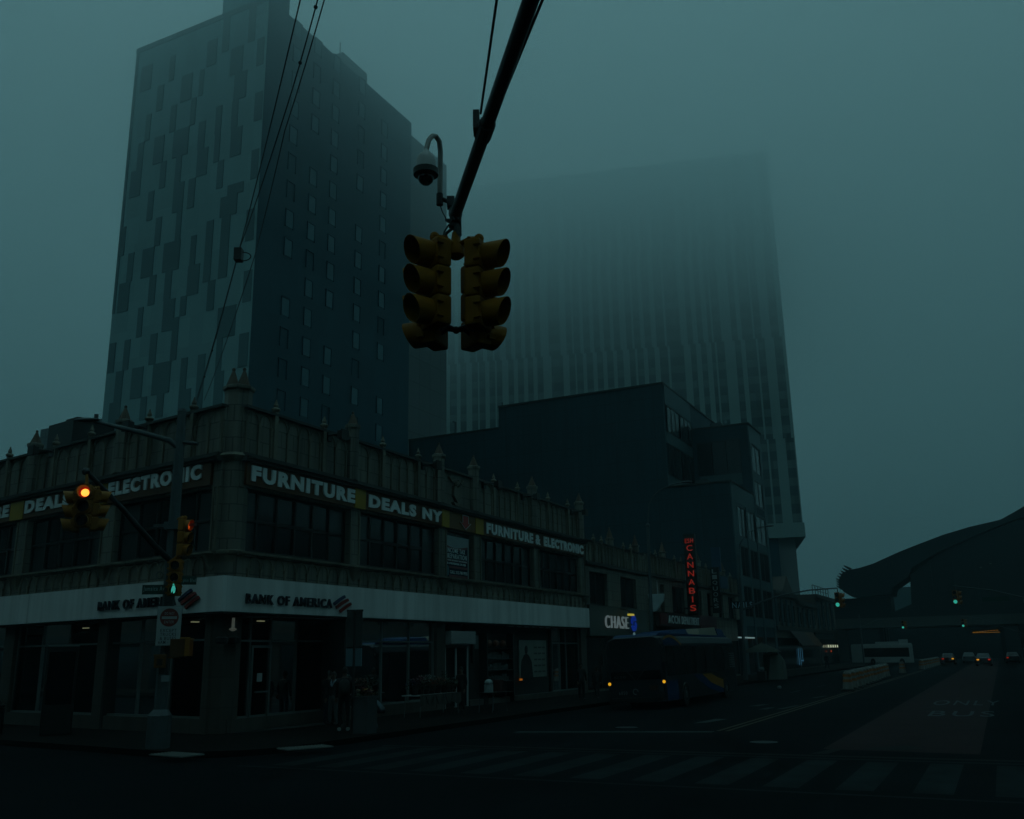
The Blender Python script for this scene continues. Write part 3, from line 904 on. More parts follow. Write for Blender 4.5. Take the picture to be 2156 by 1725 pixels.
# older buildings beyond the dark block
BRICK = tiles(mat('brown_brick', (0.085, 0.075, 0.065), 0.8, var=0.25, scale=1), 0.6, 0.2, 0.01, 0.7)
for x0, x1, zt, lab, gz in ((81.4, 94, 8.6, 'old brown shop building with pale columns and a broken gable', 1), (94.1, 108, 8.0, 'old two storey brown building behind the far mast arm signal', 0), (108.1, 124, 9.4, 'grey flat roofed building with a rooftop rail near the bridge', 2)):
    b_ = thing('brick_building', lab, 'building', FR(x0, 0, 0.15), 'older buildings beyond the dark block')
    m = MB(FR); m.box(x0, x1, -12, 0, 0.15, zt)
    if gz == 1:
        m.prism([(x0 + 5, zt), (x0 + 12, zt), (x0 + 8.5, zt + 2.0)], -3, 0)
    obj('wall', m, BRICK, b_)
    m = MB(FR); m.box(x0, x1, -0.2, 0.3, zt - 0.5, zt); m.box(x0, x1, 0, 0.2, 4.4, 4.8); obj('cornice', m, CORN, b_)
    n_ = 4
    for i in range(n_):
        xa = x0 + 0.8 + i * (x1 - x0 - 1.0) / n_
        win(FR, xa, xa + 1.7, 5.2, zt - 1.2, b_)
        k = MB(FR); k.lathe([(0.2, 4.9), (0.15, 5.2), (0.14, zt - 1.0), (0.2, zt - 0.8)], xa - 0.4, 0.15, 8); obj('column', k, SPAN, b_)
    k = MB(FR); k.box(x0 + 0.4, x1 - 0.4, 0.0, 0.03, 0.3, 3.6); obj('shopfront', k, PANE, b_)
    if gz == 2:
        k = MB(FR)
        for i in range(7):
            k.tube([(x0 + 1 + i * 2.2, -0.4, zt), (x0 + 1 + i * 2.2, -0.4, zt + 1.3)], 0.05, 5)
        k.tube([(x0 + 1, -0.4, zt + 1.3), (x0 + 14.2, -0.4, zt + 1.3)], 0.05, 5); k.tube([(x0 + 1, -0.4, zt + 0.7), (x0 + 14.2, -0.4, zt + 0.7)], 0.04, 5)
        obj('railing', k, GREYM, b_)
# pale-columned building on the far right side of the avenue
b_ = thing('columned_building', 'grey building with pale columns beyond the bridge at right', 'building', FR(128, 27, 0.15))
m = MB(FR); m.box(126, 150, 25.5, 45, 0.15, 10.0); obj('wall', m, BRICK, b_)
m = MB(FR); m.box(125.7, 150, 25.2, 45, 8.9, 9.4); obj('cornice', m, SPAN, b_)
for i in range(6):
    k = MB(FR); k.box(125.8, 126.0, 25.8 + i * 2.0, 26.5 + i * 2.0, 4.6, 8.9); obj('column', k, SPAN, b_)

# station with the curved roof, and the railway bridge in front of it
FST = Fr(FR(150, 0, 0), NR, -DR)
STN = mat('station_roof', (0.004, 0.010, 0.014), 0.6, var=0.2, scale=0.2)
STW = mat('station_wall', (0.005, 0.009, 0.012), 0.6, var=0.2, scale=0.3)
stn = thing('railway_station', 'dark station hall with a long curved roof rising to the right', 'station', FST(14, 0, 0))
prof = [(-2.6, 12.9), (-2.5, 14.0), (-1.9, 15.0), (-0.8, 15.5), (1.0, 15.75), (3.3, 16.35), (5.3, 17.15), (7.6, 18.05), (10.6, 19.1), (14.9, 20.5), (19.0, 21.5), (23.6, 22.3), (25.6, 23.3), (27.3, 24.2), (36, 26.5), (48, 27.6), (62, 27)]
m = MB(FST)
m.prism(prof + [(62, 25.5), (48, 26), (36, 25), (27, 22.6), (19, 19.9), (13.5, 17.6), (9.5, 15.4), (8.7, 13.9), (6.0, 12.2), (5.7, 11.0), (-0.7, 11.0), (-1.9, 11.8)], -9, 0)
obj('roof', m, STN, stn)
m = MB(FST)
m.prism([(8.6, 9.4), (8.9, 14.2), (13.5, 17.4), (19, 19.7), (27, 22.4), (62, 25.3), (62, 5.8), (5.6, 5.8), (5.6, 8.2)], -8.4, -0.6)
m.box(-7.0, 5.4, -7, -0.6, 5.8, 10.7)
obj('hall_wall', m, STW, stn)
m = MB(FST)
for k_ in range(14):
    m.box(12 + k_ * 3.4, 12.25 + k_ * 3.4, -0.6, -0.3, 7.5, 15.8 + 0.16 * k_ * 3.4 / 3.4 * 2)
obj('rib', m, STN, stn)
for k_ in range(9):
    a_ = 0.2 + k_ * 0.33
    m = MB(FST)
    zb = 12.6 + k_ * 0.42
    xo = -2.6 + max(0, (zb - 13.9)) * 0.75
    m.prism([(xo + 0.5, zb), (xo - 0.45, zb + 0.42), (xo - 0.28, zb + 0.1), (xo + 0.3, zb - 0.35)], -3.0, 0.1)
    obj('fin', m, STW, stn)
m = MB(FST)
for i in range(2):
    m.box(19.6 + i * 1.5, 19.9 + i * 1.5, -0.3, -0.25, 14.8 + i * 0.5, 14.9 + i * 0.5)
obj('station_lamp', m, lamp('station_lamp', (0.7, 0.9, 0.8), 0.06), stn)
brd = thing('railway_bridge', 'dark steel railway bridge crossing the avenue under the station', 'bridge', FST(5, 2, 0))
m = MB(FST); m.box(-30, 62, -14, 0.3, 5.7, 7.3); obj('girder', m, mat('bridge_girder', (0.055, 0.062, 0.06), 0.7, var=0.3, scale=0.4), brd)
m = MB(FST); m.box(-30, 62, -14, 0.0, 7.3, 8.3); obj('parapet', m, STW, brd)
for x0, x1 in ((-30, -4), (24, 62)):
    m = MB(FST); m.box(x0, x1, -14, -0.4, 0, 5.7); obj('abutment', m, STW, brd)
for x in (3.2, 21.5):
    for y in (-11, -7, -3):
        m = MB(FST); m.box(x - 0.3, x + 0.3, y - 0.3, y + 0.3, 0, 5.7)
        obj('column', m, STW, brd)
m = MB(FST)
for i in range(9):
    m.box(17.3 + i * 0.42, 17.62 + i * 0.42, 0.31, 0.36, 4.53 + i * 0.03, 4.62 + i * 0.03)
m.box(17.2, 21.2, 0.1, 0.3, 4.45, 4.52)
o = obj('lamp_strip', m, lamp('amber_lamp', (1.0, 0.45, 0.04), 0.16), brd)
m = MB(FST); m.box(-8, 26, -95, -75, 0, 16.5); o = obj('gap_dimming_block', m, mat('gap_dimming_grey', (0.06, 0.10, 0.11), 0.7, var=0.2, scale=0.2)); tag(o, 'added grey block dimming the sky gap under the curved station roof', 'building')  # block added behind the roof gap to dim the sky showing there
# the street behind the bridge is closed by a dim block
m = MB(FST); m.box(-30, 60, -70, -50, 0, 7.5); o = obj('warehouse', m, STW); tag(o, 'dim warehouse seen through the railway underpass', 'building')

# rooftops behind the bank on the left
m = MB(FT1L); m.box(18.32, 27.5, -24, -0.3, 0, 25.3); obj('podium', m, GRIDW, t1)
m = MB(FT1L); m.box(27.52, 36, -24, -1, 0, 21.5)
for z in (20.0, 20.4, 20.8):
    m.box(29, 33, -1, -0.9, z, z + 0.2)
obj('lower_podium', m, DGLASS, t1)
tk = thing('rooftop_plant_room', 'black boxy plant room on the bank roof at left', 'plant room', FL(16.7, -4, 9.5))
m = MB(FL); m.box(15.65, 17.7, -5, -3, 9.5, 12.85); obj('housing', m, BLACK, tk)
m = MB(FL); m.box(16.2, 17.2, -4.5, -3.5, 12.85, 13.15); obj('cap', m, CORN, tk)


# unseen buildings across both streets, added to block sky light; shop glass mirrors them
OPW = tiles(mat('opposite_brick', (0.075, 0.06, 0.05), 0.8, var=0.25, scale=0.6, stain=0.3), 0.6, 0.22, 0.012, 0.7)


def opposite(F, x0, x1, y0, y1, h_, yf, lab, step=4.2):
    b_ = thing('unseen_opposite_building', lab, 'building', F((x0 + x1) / 2, y0, 0.15), 'unseen buildings across the streets')
    m_ = MB(F); m_.box(x0, x1, y0, y1, 0.15, h_); obj('wall', m_, OPW, b_)
    sg = 1 if yf > (y0 + y1) / 2 else -1
    m_ = MB(F); m_.box(x0 - 0.1, x1 + 0.1, min(yf, yf + sg * 0.3), max(yf, yf + sg * 0.3), h_ - 0.6, h_ + 0.1); m_.box(x0, x1, min(yf, yf + sg * 0.2), max(yf, yf + sg * 0.2), 3.6, 4.4); obj('cornice', m_, CORN, b_)
    n_ = int((x1 - x0) / step)
    for i in range(n_):
        xa = x0 + (i + 0.25) * (x1 - x0) / n_
        for z in [5.3 + 3.3 * k for k in range(int((h_ - 6) / 3.3))]:
            m_ = MB(F); m_.box(xa, xa + 1.8, min(yf, yf + sg * 0.05), max(yf, yf + sg * 0.05), z, z + 1.9); obj('window', m_, PANE, b_)
        m_ = MB(F); m_.box(xa - 0.7, xa + 2.4, min(yf, yf + sg * 0.06), max(yf, yf + sg * 0.06), 0.4, 3.4); obj('shopfront', m_, PANE, b_)


opposite(FL, -4, 70, 23, 45, 15, 23, 'unseen sky-blocking brick row facing the left front of the bank across the side street')
opposite(FR, -9, 100, 31, 52, 13, 31, 'unseen sky-blocking brick row facing the avenue side of the bank across the avenue')
opposite(FR, -90, -36, 27, 60, 17, 27, 'unseen sky-blocking brick corner building behind the photographer')
opposite(FR, -100, -46, -40, 4, 14, 4, 'unseen sky-blocking brick building across both streets from the bank')


# ------------------------------------------------------------------ signs on the bank
FLT = Fr(L0, -DL, NL)                      # left front read left to right


def sign_panel(name, label, F, x0, x1, z0, z1, y, m_, texts=(), group=None, d=0.1):
    t_ = thing(name, label, 'sign', F((x0 + x1) / 2, y, z0), group)
    b_ = MB(F); b_.box(x0, x1, y, y + d, z0, z1); obj('board', b_, m_, t_)
    for s, a_, c_, e_, g_, ml in texts:
        b_ = MB(F); put_text(b_, s, a_, c_, e_, g_, y + d, 0.05); obj('lettering', b_, ml, t_)
    return t_


GB = 'sign boards along the upper storey'
ZB0, ZB1 = 7.80, 8.55
sign_panel('shop_sign', 'brown sign board reading FURNITURE beside the corner turret', FR, 0.15, 6.02, ZB0, ZB1, -0.02, BROWN, [('FURNITURE', 0.35, 6.0, 7.94, 8.46, LETW)], GB)
sign_panel('shop_sign', 'yellow blank board between FURNITURE and DEALS NY', FR, 6.04, 6.72, ZB0, ZB1, 0.0, YEL, [], GB)
sign_panel('shop_sign', 'brown sign board reading DEALS NY', FR, 6.74, 12.42, ZB0, ZB1, -0.02, BROWN, [('DEALS NY', 6.92, 12.4, 7.93, 8.43, LETW)], GB)
sign_panel('shop_sign', 'yellow blank board just right of DEALS NY', FR, 12.44, 13.06, ZB0, ZB1, 0.0, YEL, [], GB)
ar = sign_panel('shop_sign', 'brown board with a red arrow pointing down over the tax banner', FR, 13.08, 15.45, ZB0, ZB1, -0.02, mat('ochre_board', (0.13, 0.055, 0.010), 0.5, var=0.2), [], GB)
b_ = MB(FR); b_.prism([(14.2, 8.5), (14.72, 8.5), (14.72, 8.16), (14.95, 8.16), (14.46, 7.86), (13.98, 8.16), (14.2, 8.16)], 0.08, 0.12); obj('arrow', b_, RED, ar)
b_ = MB(FR)
pp = [(14.2, 8.5), (14.72, 8.5), (14.72, 8.16), (14.95, 8.16), (14.46, 7.86), (13.98, 8.16), (14.2, 8.16), (14.2, 8.5)]
b_.tube([(x, 0.12, z) for x, z in pp], 0.015, 5); obj('arrow_outline', b_, LETW, ar)
sign_panel('shop_sign', 'yellow blank board left of FURNITURE & ELECTRONIC', FR, 15.47, 16.22, ZB0, ZB1, 0.0, YEL, [], GB)
sign_panel('shop_sign', 'dark brown sign board reading FURNITURE & ELECTRONIC', FR, 16.24, 28.6, ZB0, ZB1, -0.02, BROWN, [('FURNITURE', 16.5, 21.6, 7.9, 8.42, LETW), ('&', 21.9, 22.5, 7.9, 8.42, LETW), ('ELECTRONIC', 22.95, 28.4, 7.9, 8.42, LETW)], GB)
sign_panel('shop_sign', 'brown sign board reading ELECTRONIC on the left front', FLT, -7.3, -1.45, ZB0, ZB1, -0.02, BROWN, [('ELECTRONIC', -7.2, -1.9, 8.02, 8.54, LETW)], GB)
sign_panel('shop_sign', 'yellow blank board on the left front behind the hanging signal', FLT, -8.5, -7.32, ZB0, ZB1, 0.0, YEL, [], GB)
sign_panel('shop_sign', 'brown sign board reading DEALS on the left front', FLT, -13.05, -8.52, ZB0, ZB1, -0.02, BROWN, [('DEALS', -12.9, -9.7, 7.98, 8.48, LETW)], GB)
sign_panel('shop_sign', 'yellow blank board on the left front between DEALS and FURNITURE', FLT, -14.05, -13.07, ZB0, ZB1, 0.0, YEL, [], GB)
sign_panel('shop_sign', 'brown sign board reading FURNITURE cut by the left edge', FLT, -20, -14.07, ZB0, ZB1, -0.02, BROWN, [('FURNITURE', -19.6, -14.15, 7.98, 8.48, LETW)], GB)

LOGOR = mat('logo_red', (0.20, 0.022, 0.018), 0.5, var=0.1)
LOGOB = mat('logo_blue', (0.015, 0.03, 0.075), 0.5, var=0.1)


def bank_sign(F, x0, x1, lx, lab):
    t_ = thing('bank_sign', lab, 'sign', F((x0 + x1) / 2, 0.38, 4.0), 'bank name signs on the white fascia')
    b_ = MB(F); put_text(b_, 'BANK OF AMERICA', x0, x1, 4.0, 4.31, 0.40, 0.06); obj('lettering', b_, mat('dark_blue_letter', (0.008, 0.014, 0.024), 0.4), t_)
    for k, (dz, m_, l0, l1) in enumerate(((0.13, LOGOB, 0.0, 0.62), (0.02, LOGOR, 0.14, 0.82), (-0.11, LOGOR, 0.36, 1.0))):
        b_ = MB(F)
        P_ = []
        for i in range(9):
            u = i / 8
            P_.append((lx + l0 + (l1 - l0) * u, 4.19 + dz + 0.30 * (u - 0.4) - 0.07 * (u - .5) ** 2))
        Q_ = [(x + 0.06, z - 0.085) for x, z in P_][::-1]
        b_.prism(P_ + Q_, 0.40, 0.46); obj('flag_stripe', b_, m_, t_)


bank_sign(FR, 0.05, 4.38, 4.46, 'bank name in dark letters with flag emblem on the avenue side of the fascia')
bank_sign(FLT, -6.65, -2.33, -2.2, 'bank name in dark letters with flag emblem on the left side of the fascia')

# banner in the narrow bay
bn = thing('banner', 'income tax preparation banner hung in the narrow window bay', 'banner', FR(14, -0.1, 5.65))
b_ = MB(FR); b_.box(13.0, 15.08, -0.12, -0.09, 5.66, 7.5); obj('sheet', b_, mat('banner_navy', (0.008, 0.02, 0.035), 0.9, var=0.3, spec=0.05), bn)
arc = [(13.0 + 2.0 * i / 12, 7.12 - 0.14 * math.sin(math.pi * (i / 12) ** 0.8)) for i in range(13)]
b_ = MB(FR); b_.prism([(13.0, 7.5), (15.08, 7.5), (15.08, 5.66), (15.0, 5.66), (15.0, 7.08)] + arc[::-1], -0.088, -0.08); obj('header', b_, mat('banner_pale', (0.22, 0.27, 0.28), 0.5), bn)
b_ = MB(FR); b_.prism(arc + [(x, z - 0.1) for x, z in arc[::-1]], -0.089, -0.083)
b_.box(13.0, 15.0, -0.089, -0.083, 6.37, 6.47); b_.box(13.35, 15.0, -0.089, -0.083, 6.08, 6.18); b_.box(13.35, 15.0, -0.089, -0.083, 5.69, 5.79)
obj('red_band', b_, mat('banner_red', (0.12, 0.03, 0.035), 0.5), bn)
b_ = MB(FR); put_text(b_, 'INCOME TAX', 13.14, 14.75, 6.76, 6.97, -0.088, 0.012); put_text(b_, 'PREPARATION', 13.04, 14.9, 6.5, 6.72, -0.088, 0.012)
put_text(b_, 'TO A PROFESSIONAL CPA FIRM', 13.1, 14.8, 6.24, 6.33, -0.088, 0.012); put_text(b_, 'CALL 212-748-9955', 13.42, 14.95, 5.84, 5.98, -0.088, 0.012); put_text(b_, 'IS YOUR BUSINESS TAX SEASON?', 13.05, 14.9, 6.39, 6.45, -0.082, 0.01)
obj('lettering', b_, mat('banner_letter', (0.55, 0.64, 0.65), 0.5), bn)
b_ = MB(FR); b_.ball((13.18, -0.08, 5.95), 0.16, 10, 0.9, 0.1, 1.5); obj('picture', b_, mat('banner_teal', (0.02, 0.10, 0.12), 0.5), bn)


def floodlight(F, x, lab):
    t_ = thing('floodlight', lab, 'floodlight', F(x, 0, 10.2), 'black floodlights on arms over the signs')
    b_ = MB(F); b_.tube([(x + 0.35, 0.0, 10.25), (x + 0.1, 0.5, 10.2), (x - 0.15, 1.05, 10.12)], 0.03, 6); obj('arm', b_, BLACK, t_)
    b_ = MB(F); b_.box(x - 0.35, x + 0.02, 0.98, 1.16, 9.9, 10.2); b_.box(x - 0.38, x + 0.05, 1.16, 1.22, 9.86, 10.24); obj('lamp_head', b_, BLACK, t_, bevel=0.02)
    b_ = MB(F); b_.box(x + 0.25, x + 0.5, 0.0, 0.12, 10.05, 10.34); obj('bracket', b_, BLACK, t_)


for F, x, lab in ((FR, 4.0, 'black floodlight arm over FURNITURE, first from the corner turret'), (FR, 10.5, 'black floodlight arm over DEALS NY'), (FR, 16.0, 'black floodlight arm beside the carved shield'), (FR, 20.2, 'black floodlight arm over FURNITURE & ELECTRONIC'), (FR, 26.6, 'black floodlight arm at the far end of the parapet'), (FL, 4.9, 'black floodlight arm over ELECTRONIC on the left front'), (FL, 11.0, 'black floodlight arm over DEALS on the left front')):
    floodlight(F, x, lab)

# shop fronts under the white fascia
for x0, x1, z0, z1, m_, nm in ((12.95, 15.08, 2.8, 3.35, PALE, 'shutter_box'),):
    b_ = MB(FR); b_.box(x0, x1, -0.1, 0.25, z0, z1)
    for k in range(4):
        b_.box(x0 + 0.02, x1 - 0.02, 0.25, 0.27, z0 + 0.04 + k * 0.13, z0 + 0.12 + k * 0.13)
    obj('shutter_box', b_, m_, bank)
b_ = MB(FR)
for xa in (12.98, 13.92, 14.94):
    b_.box(xa, xa + 0.1, -0.2, -0.1, 0.16, 2.8)
b_.box(13.08, 13.92, -0.2, -0.1, 2.66, 2.8); b_.box(14.02, 14.94, -0.2, -0.1, 2.66, 2.8)
d_ = obj('double_door', b_, PALE, bank)
b_ = MB(FR); b_.quad((13.08, -0.15, 0.2), (14.94, -0.15, 0.2), (14.94, -0.15, 2.7), (13.08, -0.15, 2.7)); obj('pane', b_, PANE, d_)
b_ = MB(FR); b_.box(15.1, 24.0, -0.5, -0.3, 0.15, 3.7); obj('dark_shopfront', b_, INT, bank)
b_ = MB(FR)
for i in range(6):
    b_.box(18.4 + i * 0.85, 18.95 + i * 0.85, 0.1, 0.25, 3.62, 3.68)
obj('slat_canopy', b_, PALE, bank)
ns = thing('newsstand_rack', 'dark magazine rack of four lit shelves beside the tax office door', 'rack', FR(17.5, 0, 0.15))
b_ = MB(FR); b_.box(16.35, 16.45, -0.28, 0.15, 0.15, 3.3); b_.box(19.0, 19.1, -0.28, 0.15, 0.15, 3.3); b_.box(16.45, 19.0, -0.29, -0.2, 0.2, 3.3)
for z in (0.6, 1.1, 1.6, 2.1, 2.6):
    b_.box(16.45, 19.0, -0.2, 0.12, z, z + 0.04)
obj('frame', b_, DARKF, ns)
b_ = MB(FR); random.seed(3)
for z in (1.14, 1.64, 2.14):
    x = 16.55
    while x < 18.8:
        w_ = random.uniform(0.12, 0.3); b_.box(x, x + w_ - 0.03, -0.1, -0.05, z, z + random.uniform(0.18, 0.34)); x += w_
obj('magazines', b_, mat('magazine_covers', (0.07, 0.075, 0.075), 0.5, var=0.7, scale=3), ns)
b_ = MB(FR)
for k in range(3):
    b_.ball((16.9 + k * 0.7, -0.05, 2.85), 0.16)
obj('hanging_goods', b_, mat('hanging_goods', (0.16, 0.05, 0.03), 0.6, var=0.6, scale=6), ns)
b_ = MB(FR); b_.box(15.5, 16.2, -0.28, -0.2, 2.6, 3.2); o_ = obj('shop_notice', b_, mat('notice_teal', (0.09, 0.12, 0.12), 0.6)); tag(o_, 'pale square notice above the magazine rack', 'notice')
b_ = MB(FR); b_.box(15.18, 15.36, -0.05, 0.05, 2.0, 3.15); o_ = obj('blade_notice', b_, DARKF); tag(o_, 'narrow vertical dark shop strip left of the magazine rack', 'sign')
ps = thing('window_poster', 'pale hair salon poster panel of price columns in the dark shopfront', 'poster', FR(22, -0.2, 1.2))
b_ = MB(FR); b_.box(20.4, 23.6, -0.28, -0.22, 1.2, 3.02); obj('panel', b_, mat('poster_cream', (0.17, 0.185, 0.165), 0.6, var=0.35, scale=1.4), ps)
b_ = MB(FR)
for k in range(5):
    for j in range(3):
        b_.box(22.1 + j * 0.48, 22.1 + j * 0.48 + 0.36, -0.22, -0.215, 2.62 - k * 0.3, 2.7 - k * 0.3)
obj('print', b_, mat('poster_print', (0.05, 0.055, 0.05), 0.6), ps)
b_ = MB(FR)
b_.prism([(20.5, 1.2), (20.62, 2.0), (20.9, 2.28), (21.08, 2.34), (21.3, 2.34), (21.5, 2.26), (21.8, 1.95), (21.95, 1.2)], -0.22, -0.213)
b_.prism([(21.19 + 0.17 * math.cos(a_ * 0.45), 2.55 + 0.21 * math.sin(a_ * 0.45)) for a_ in range(14)], -0.22, -0.213)
obj('figure_print', b_, mat('poster_figure', (0.010, 0.012, 0.012), 0.6), ps)
b_ = MB(FR); b_.lathe([(0.03, 3.15), (0.12, 3.2), (0.12, 3.22), (0.05, 3.25), (0.045, 3.55)], -0.45, 0.42, 10); o_ = obj('wall_lantern', b_, lamp('lantern_glass', (0.75, 0.85, 0.7), 0.05)); tag(o_, 'small pale lantern under the white fascia at the corner pier', 'lamp')
for x, lab in ((-0.75, 'black drum lamp left of the lantern on the corner pier'), (-0.1, 'black drum lamp right of the lantern on the corner pier')):
    b_ = MB(FR); b_.lathe([(0.15, 2.78), (0.2, 2.83), (0.2, 2.95), (0.1, 3.0)], x, 0.28 if x < -0.5 else 0.14, 12); o_ = obj('drum_lamp', b_, BLACK); tag(o_, lab, 'lamp', 'black drum lamps on the corner pier')

# ------------------------------------------------------------------ signs down the avenue
LWHITE = lamp('lit_white', (0.62, 0.85, 0.88), 0.13)
LBLUE = lamp('lit_blue', (0.02, 0.10, 0.9), 0.16)
LRED = lamp('neon_red', (1.0, 0.075, 0.045), 0.16)
ch = thing('lit_bank_sign', 'lit white bank letters with a blue octagon emblem on grey-green fascia', 'sign', FR(34, 0.15, 3.8))
b_ = MB(FR); put_text(b_, 'CHASE', 31.25, 35.2, 3.78, 4.52, 0.16, 0.1); obj('lettering', b_, LWHITE, ch)
b_ = MB(FR)
ox, oz, ro, ri = 36.3, 4.15, 0.52, 0.26
for k in range(4):
    a0 = k * math.pi / 2
    def pt(r, a):
        return (ox + r * math.cos(a), oz + r * math.sin(a))
    b_.prism([pt(ro, a0 + 0.39), pt(ro, a0 + 1.12), pt(ro * 0.98, a0 + 1.5), pt(ri, a0 + 1.9), pt(ri, a0 + 0.5)], 0.16, 0.24)
obj('emblem', b_, LBLUE, ch)
lt = thing('sign_lamp', 'small yellow lamp lit above the white bank letters', 'lamp', FR(34.3, 0.2, 4.6))
b_ = MB(FR); b_.tube([(34.0, 0.1, 5.0), (34.1, 0.6, 4.9), (34.3, 0.7, 4.72)], 0.04, 6); obj('arm', b_, BLACK, lt)
b_ = MB(FR); b_.box(34.05, 34.75, 0.6, 0.8, 4.56, 4.68); obj('tube', b_, lamp('yellow_tube', (1.0, 0.85, 0.12), 0.42), lt)
rs = thing('discount_sign', 'dark red long store sign with white letters above the shop windows', 'sign', FR(46, 0.2, 4.2))
b_ = MB(FR); b_.box(41.4, 51.4, 0.02, 0.25, 4.05, 5.0); obj('board', b_, mat('dark_sign_board', (0.020, 0.010, 0.010), 0.5), rs)
b_ = MB(FR); b_.box(41.5, 43.1, 0.25, 0.3, 4.2, 4.98); obj('red_panel', b_, mat('sign_red', (0.10, 0.012, 0.014), 0.5), rs)
b_ = MB(FR); put_text(b_, 'ACCN', 43.4, 46.1, 4.3, 4.86, 0.26, 0.05); put_text(b_, 'DEPARTMENT', 46.6, 51.2, 4.3, 4.86, 0.26, 0.05); obj('lettering', b_, LETW, rs)
r2 = thing('discount_sign', 'pinkish red picture board right of the white lettered store sign', 'sign', FR(54, 0.2, 4.2))
b_ = MB(FR); b_.box(51.5, 56.6, 0.02, 0.25, 4.0, 5.1); obj('board', b_, mat('pink_board', (0.09, 0.035, 0.04), 0.5, var=0.5, scale=2), r2)
b_ = MB(FR); b_.box(51.6, 56.5, 0.25, 0.27, 4.05, 4.35); obj('red_panel', b_, mat('sign_red_dark', (0.075, 0.01, 0.012), 0.5), r2)


def blade(label, s, t0, t1, z0, z1, letters, lm, m_, zt):
    t_ = thing('blade_sign', label, 'sign', FR(s, (t0 + t1) / 2, z0), 'vertical blade signs over the avenue')
    F_ = Fr(FR(s, 0, 0), NR, -DR)
    b_ = MB(F_); b_.box(t0, t1, -0.18, 0.18, z0, z1); obj('cabinet', b_, m_, t_)
    b_ = MB(F_); b_.box(0, t0, -0.03, 0.03, z0 + 0.5, z0 + 0.6); b_.box(0, t0, -0.03, 0.03, z1 - 1.6, z1 - 1.5); obj('bracket', b_, BLACK, t_)
    for s_, a_, c_, e_, g_ in letters:
        b_ = MB(F_); put_text(b_, s_, t0 + a_ * (t1 - t0), t0 + c_ * (t1 - t0), e_, g_, 0.19, 0.04); obj('letter', b_, lm, t_)
    return t_


cl = [('ESH', 0.12, 0.86, 10.40, 10.74)]
for i, c_ in enumerate('CANNABIS'):
    zc = 10.02 - i * 0.645
    cl.append((c_, 0.22 if c_ != 'I' else 0.44, 0.76 if c_ != 'I' else 0.54, zc - 0.22, zc + 0.22))
blade('black blade sign with red neon letters spelling CANNABIS', 48.3, 0.35, 1.22, 4.95, 11.1, cl, LRED, BLACK, 0)
ll = []
for i, c_ in enumerate('LIQUORS'):
    zc = 8.75 - i * 0.47
    ll.append((c_, 0.22, 0.78, zc - 0.17, zc + 0.17))
blade('black blade sign with dull white letters spelling LIQUORS', 55.6, 0.3, 1.0, 5.35, 9.1, ll, mat('dull_white_letter', (0.3, 0.34, 0.34), 0.5), BLACK, 0)
b_ = MB(FR); b_.box(58.4, 60.9, 0.15, 0.35, 7.6, 8.6); o_ = obj('blue_sign_panel', b_, mat('blue_sign', (0.014, 0.045, 0.085), 0.5, var=0.3)); tag(o_, 'plain dark blue panel beside the LIQUORS blade', 'sign', 'blue panels over the avenue')
b_ = MB(Fr(FR(58, 0, 0), NR, -DR)); b_.box(-0.2, 0.6, -0.1, 0.1, 8.9, 11.0); o_ = obj('blue_sign_panel', b_, mat('blue_sign_tall', (0.012, 0.04, 0.08), 0.5, var=0.3)); tag(o_, 'tall dark blue panel rising behind the LIQUORS blade', 'sign', 'blue panels over the avenue')
nl = thing('nail_shop_sign', 'black shop sign with pale letters reading NAILS left of the far signal pole', 'sign', FR(64, 0.3, 6.0))
F_ = Fr(FR(63.0, 0, 0), NR, -DR)
b_ = MB(F_); b_.box(0.05, 2.0, -0.15, 0.15, 5.95, 6.6); obj('board', b_, BLACK, nl)
b_ = MB(F_); put_text(b_, 'NAILS', 0.12, 1.92, 6.02, 6.52, 0.16, 0.05); obj('lettering', b_, mat('pale_blue_letter', (0.35, 0.5, 0.6), 0.4), nl)
sk = thing('wrapped_sign', 'pale plastic wrapped sign hanging by the tall gooseneck lamp pole', 'sign', FR(29.5, 4.2, 4.5))
F_ = Fr(FR(29, 0, 0), NR, -DR)
b_ = MB(F_); b_.prism([(3.72, 5.5), (4.68, 5.48), (4.62, 5.1), (4.2, 4.55), (3.98, 4.52), (3.82, 4.8)], -0.08, 0.08); obj('wrap', b_, mat('grey_plastic_wrap', (0.36, 0.44, 0.45), 0.35, var=0.3, scale=5, bump=0.6), sk, bevel=0.03)
b_ = MB(F_); b_.tube([(4.3, 0, 5.5), (4.28, 0, 6.25)], 0.035, 6); obj('hanger', b_, PALE, sk)
# lit shop bits far down the avenue
for (a, c, z0, z1, m_, nm, lab) in ((63.4, 66.3, 3.42, 3.54, LWHITE, 'lit_tube', 'left cold white tube light over the sidewalk stall'), (66.6, 69.7, 3.42, 3.54, LWHITE, 'lit_tube', 'right cold white tube light over the sidewalk stall')):
    b_ = MB(FR); b_.box(a, c, 0.25, 0.35, z0, z1); o_ = obj(nm, b_, lamp('tube_' + lab[:5], (0.6, 0.95, 0.95), 0.24)); tag(o_, lab, 'lamp', 'cold white tube lights')
aw = thing('awning', 'red and orange awning over the blue lit shop door', 'awning', FR(95, 0.5, 2.7))
for a, c, m_ in ((88, 96.5, mat('awning_maroon', (0.02, 0.006, 0.005), 0.7)), (96.5, 102.2, mat('awning_orange', (0.06, 0.017, 0.002), 0.7))):
    b_ = MB(FR); b_.prismz([(a, 0.02), (c, 0.02), (c, 1.4), (a, 1.4)], 2.7, 2.8); b_.quad((a, 0.05, 4.6), (c, 0.05, 4.6), (c, 1.4, 2.8), (a, 1.4, 2.8)); obj('canopy', b_, m_, aw)
b_ = MB(FR)
for k in range(3):
    b_.box(92.2 + k * 1.2, 92.35 + k * 1.2, 0.1, 0.14, 0.6 + 0.3 * (k == 2), 2.5)
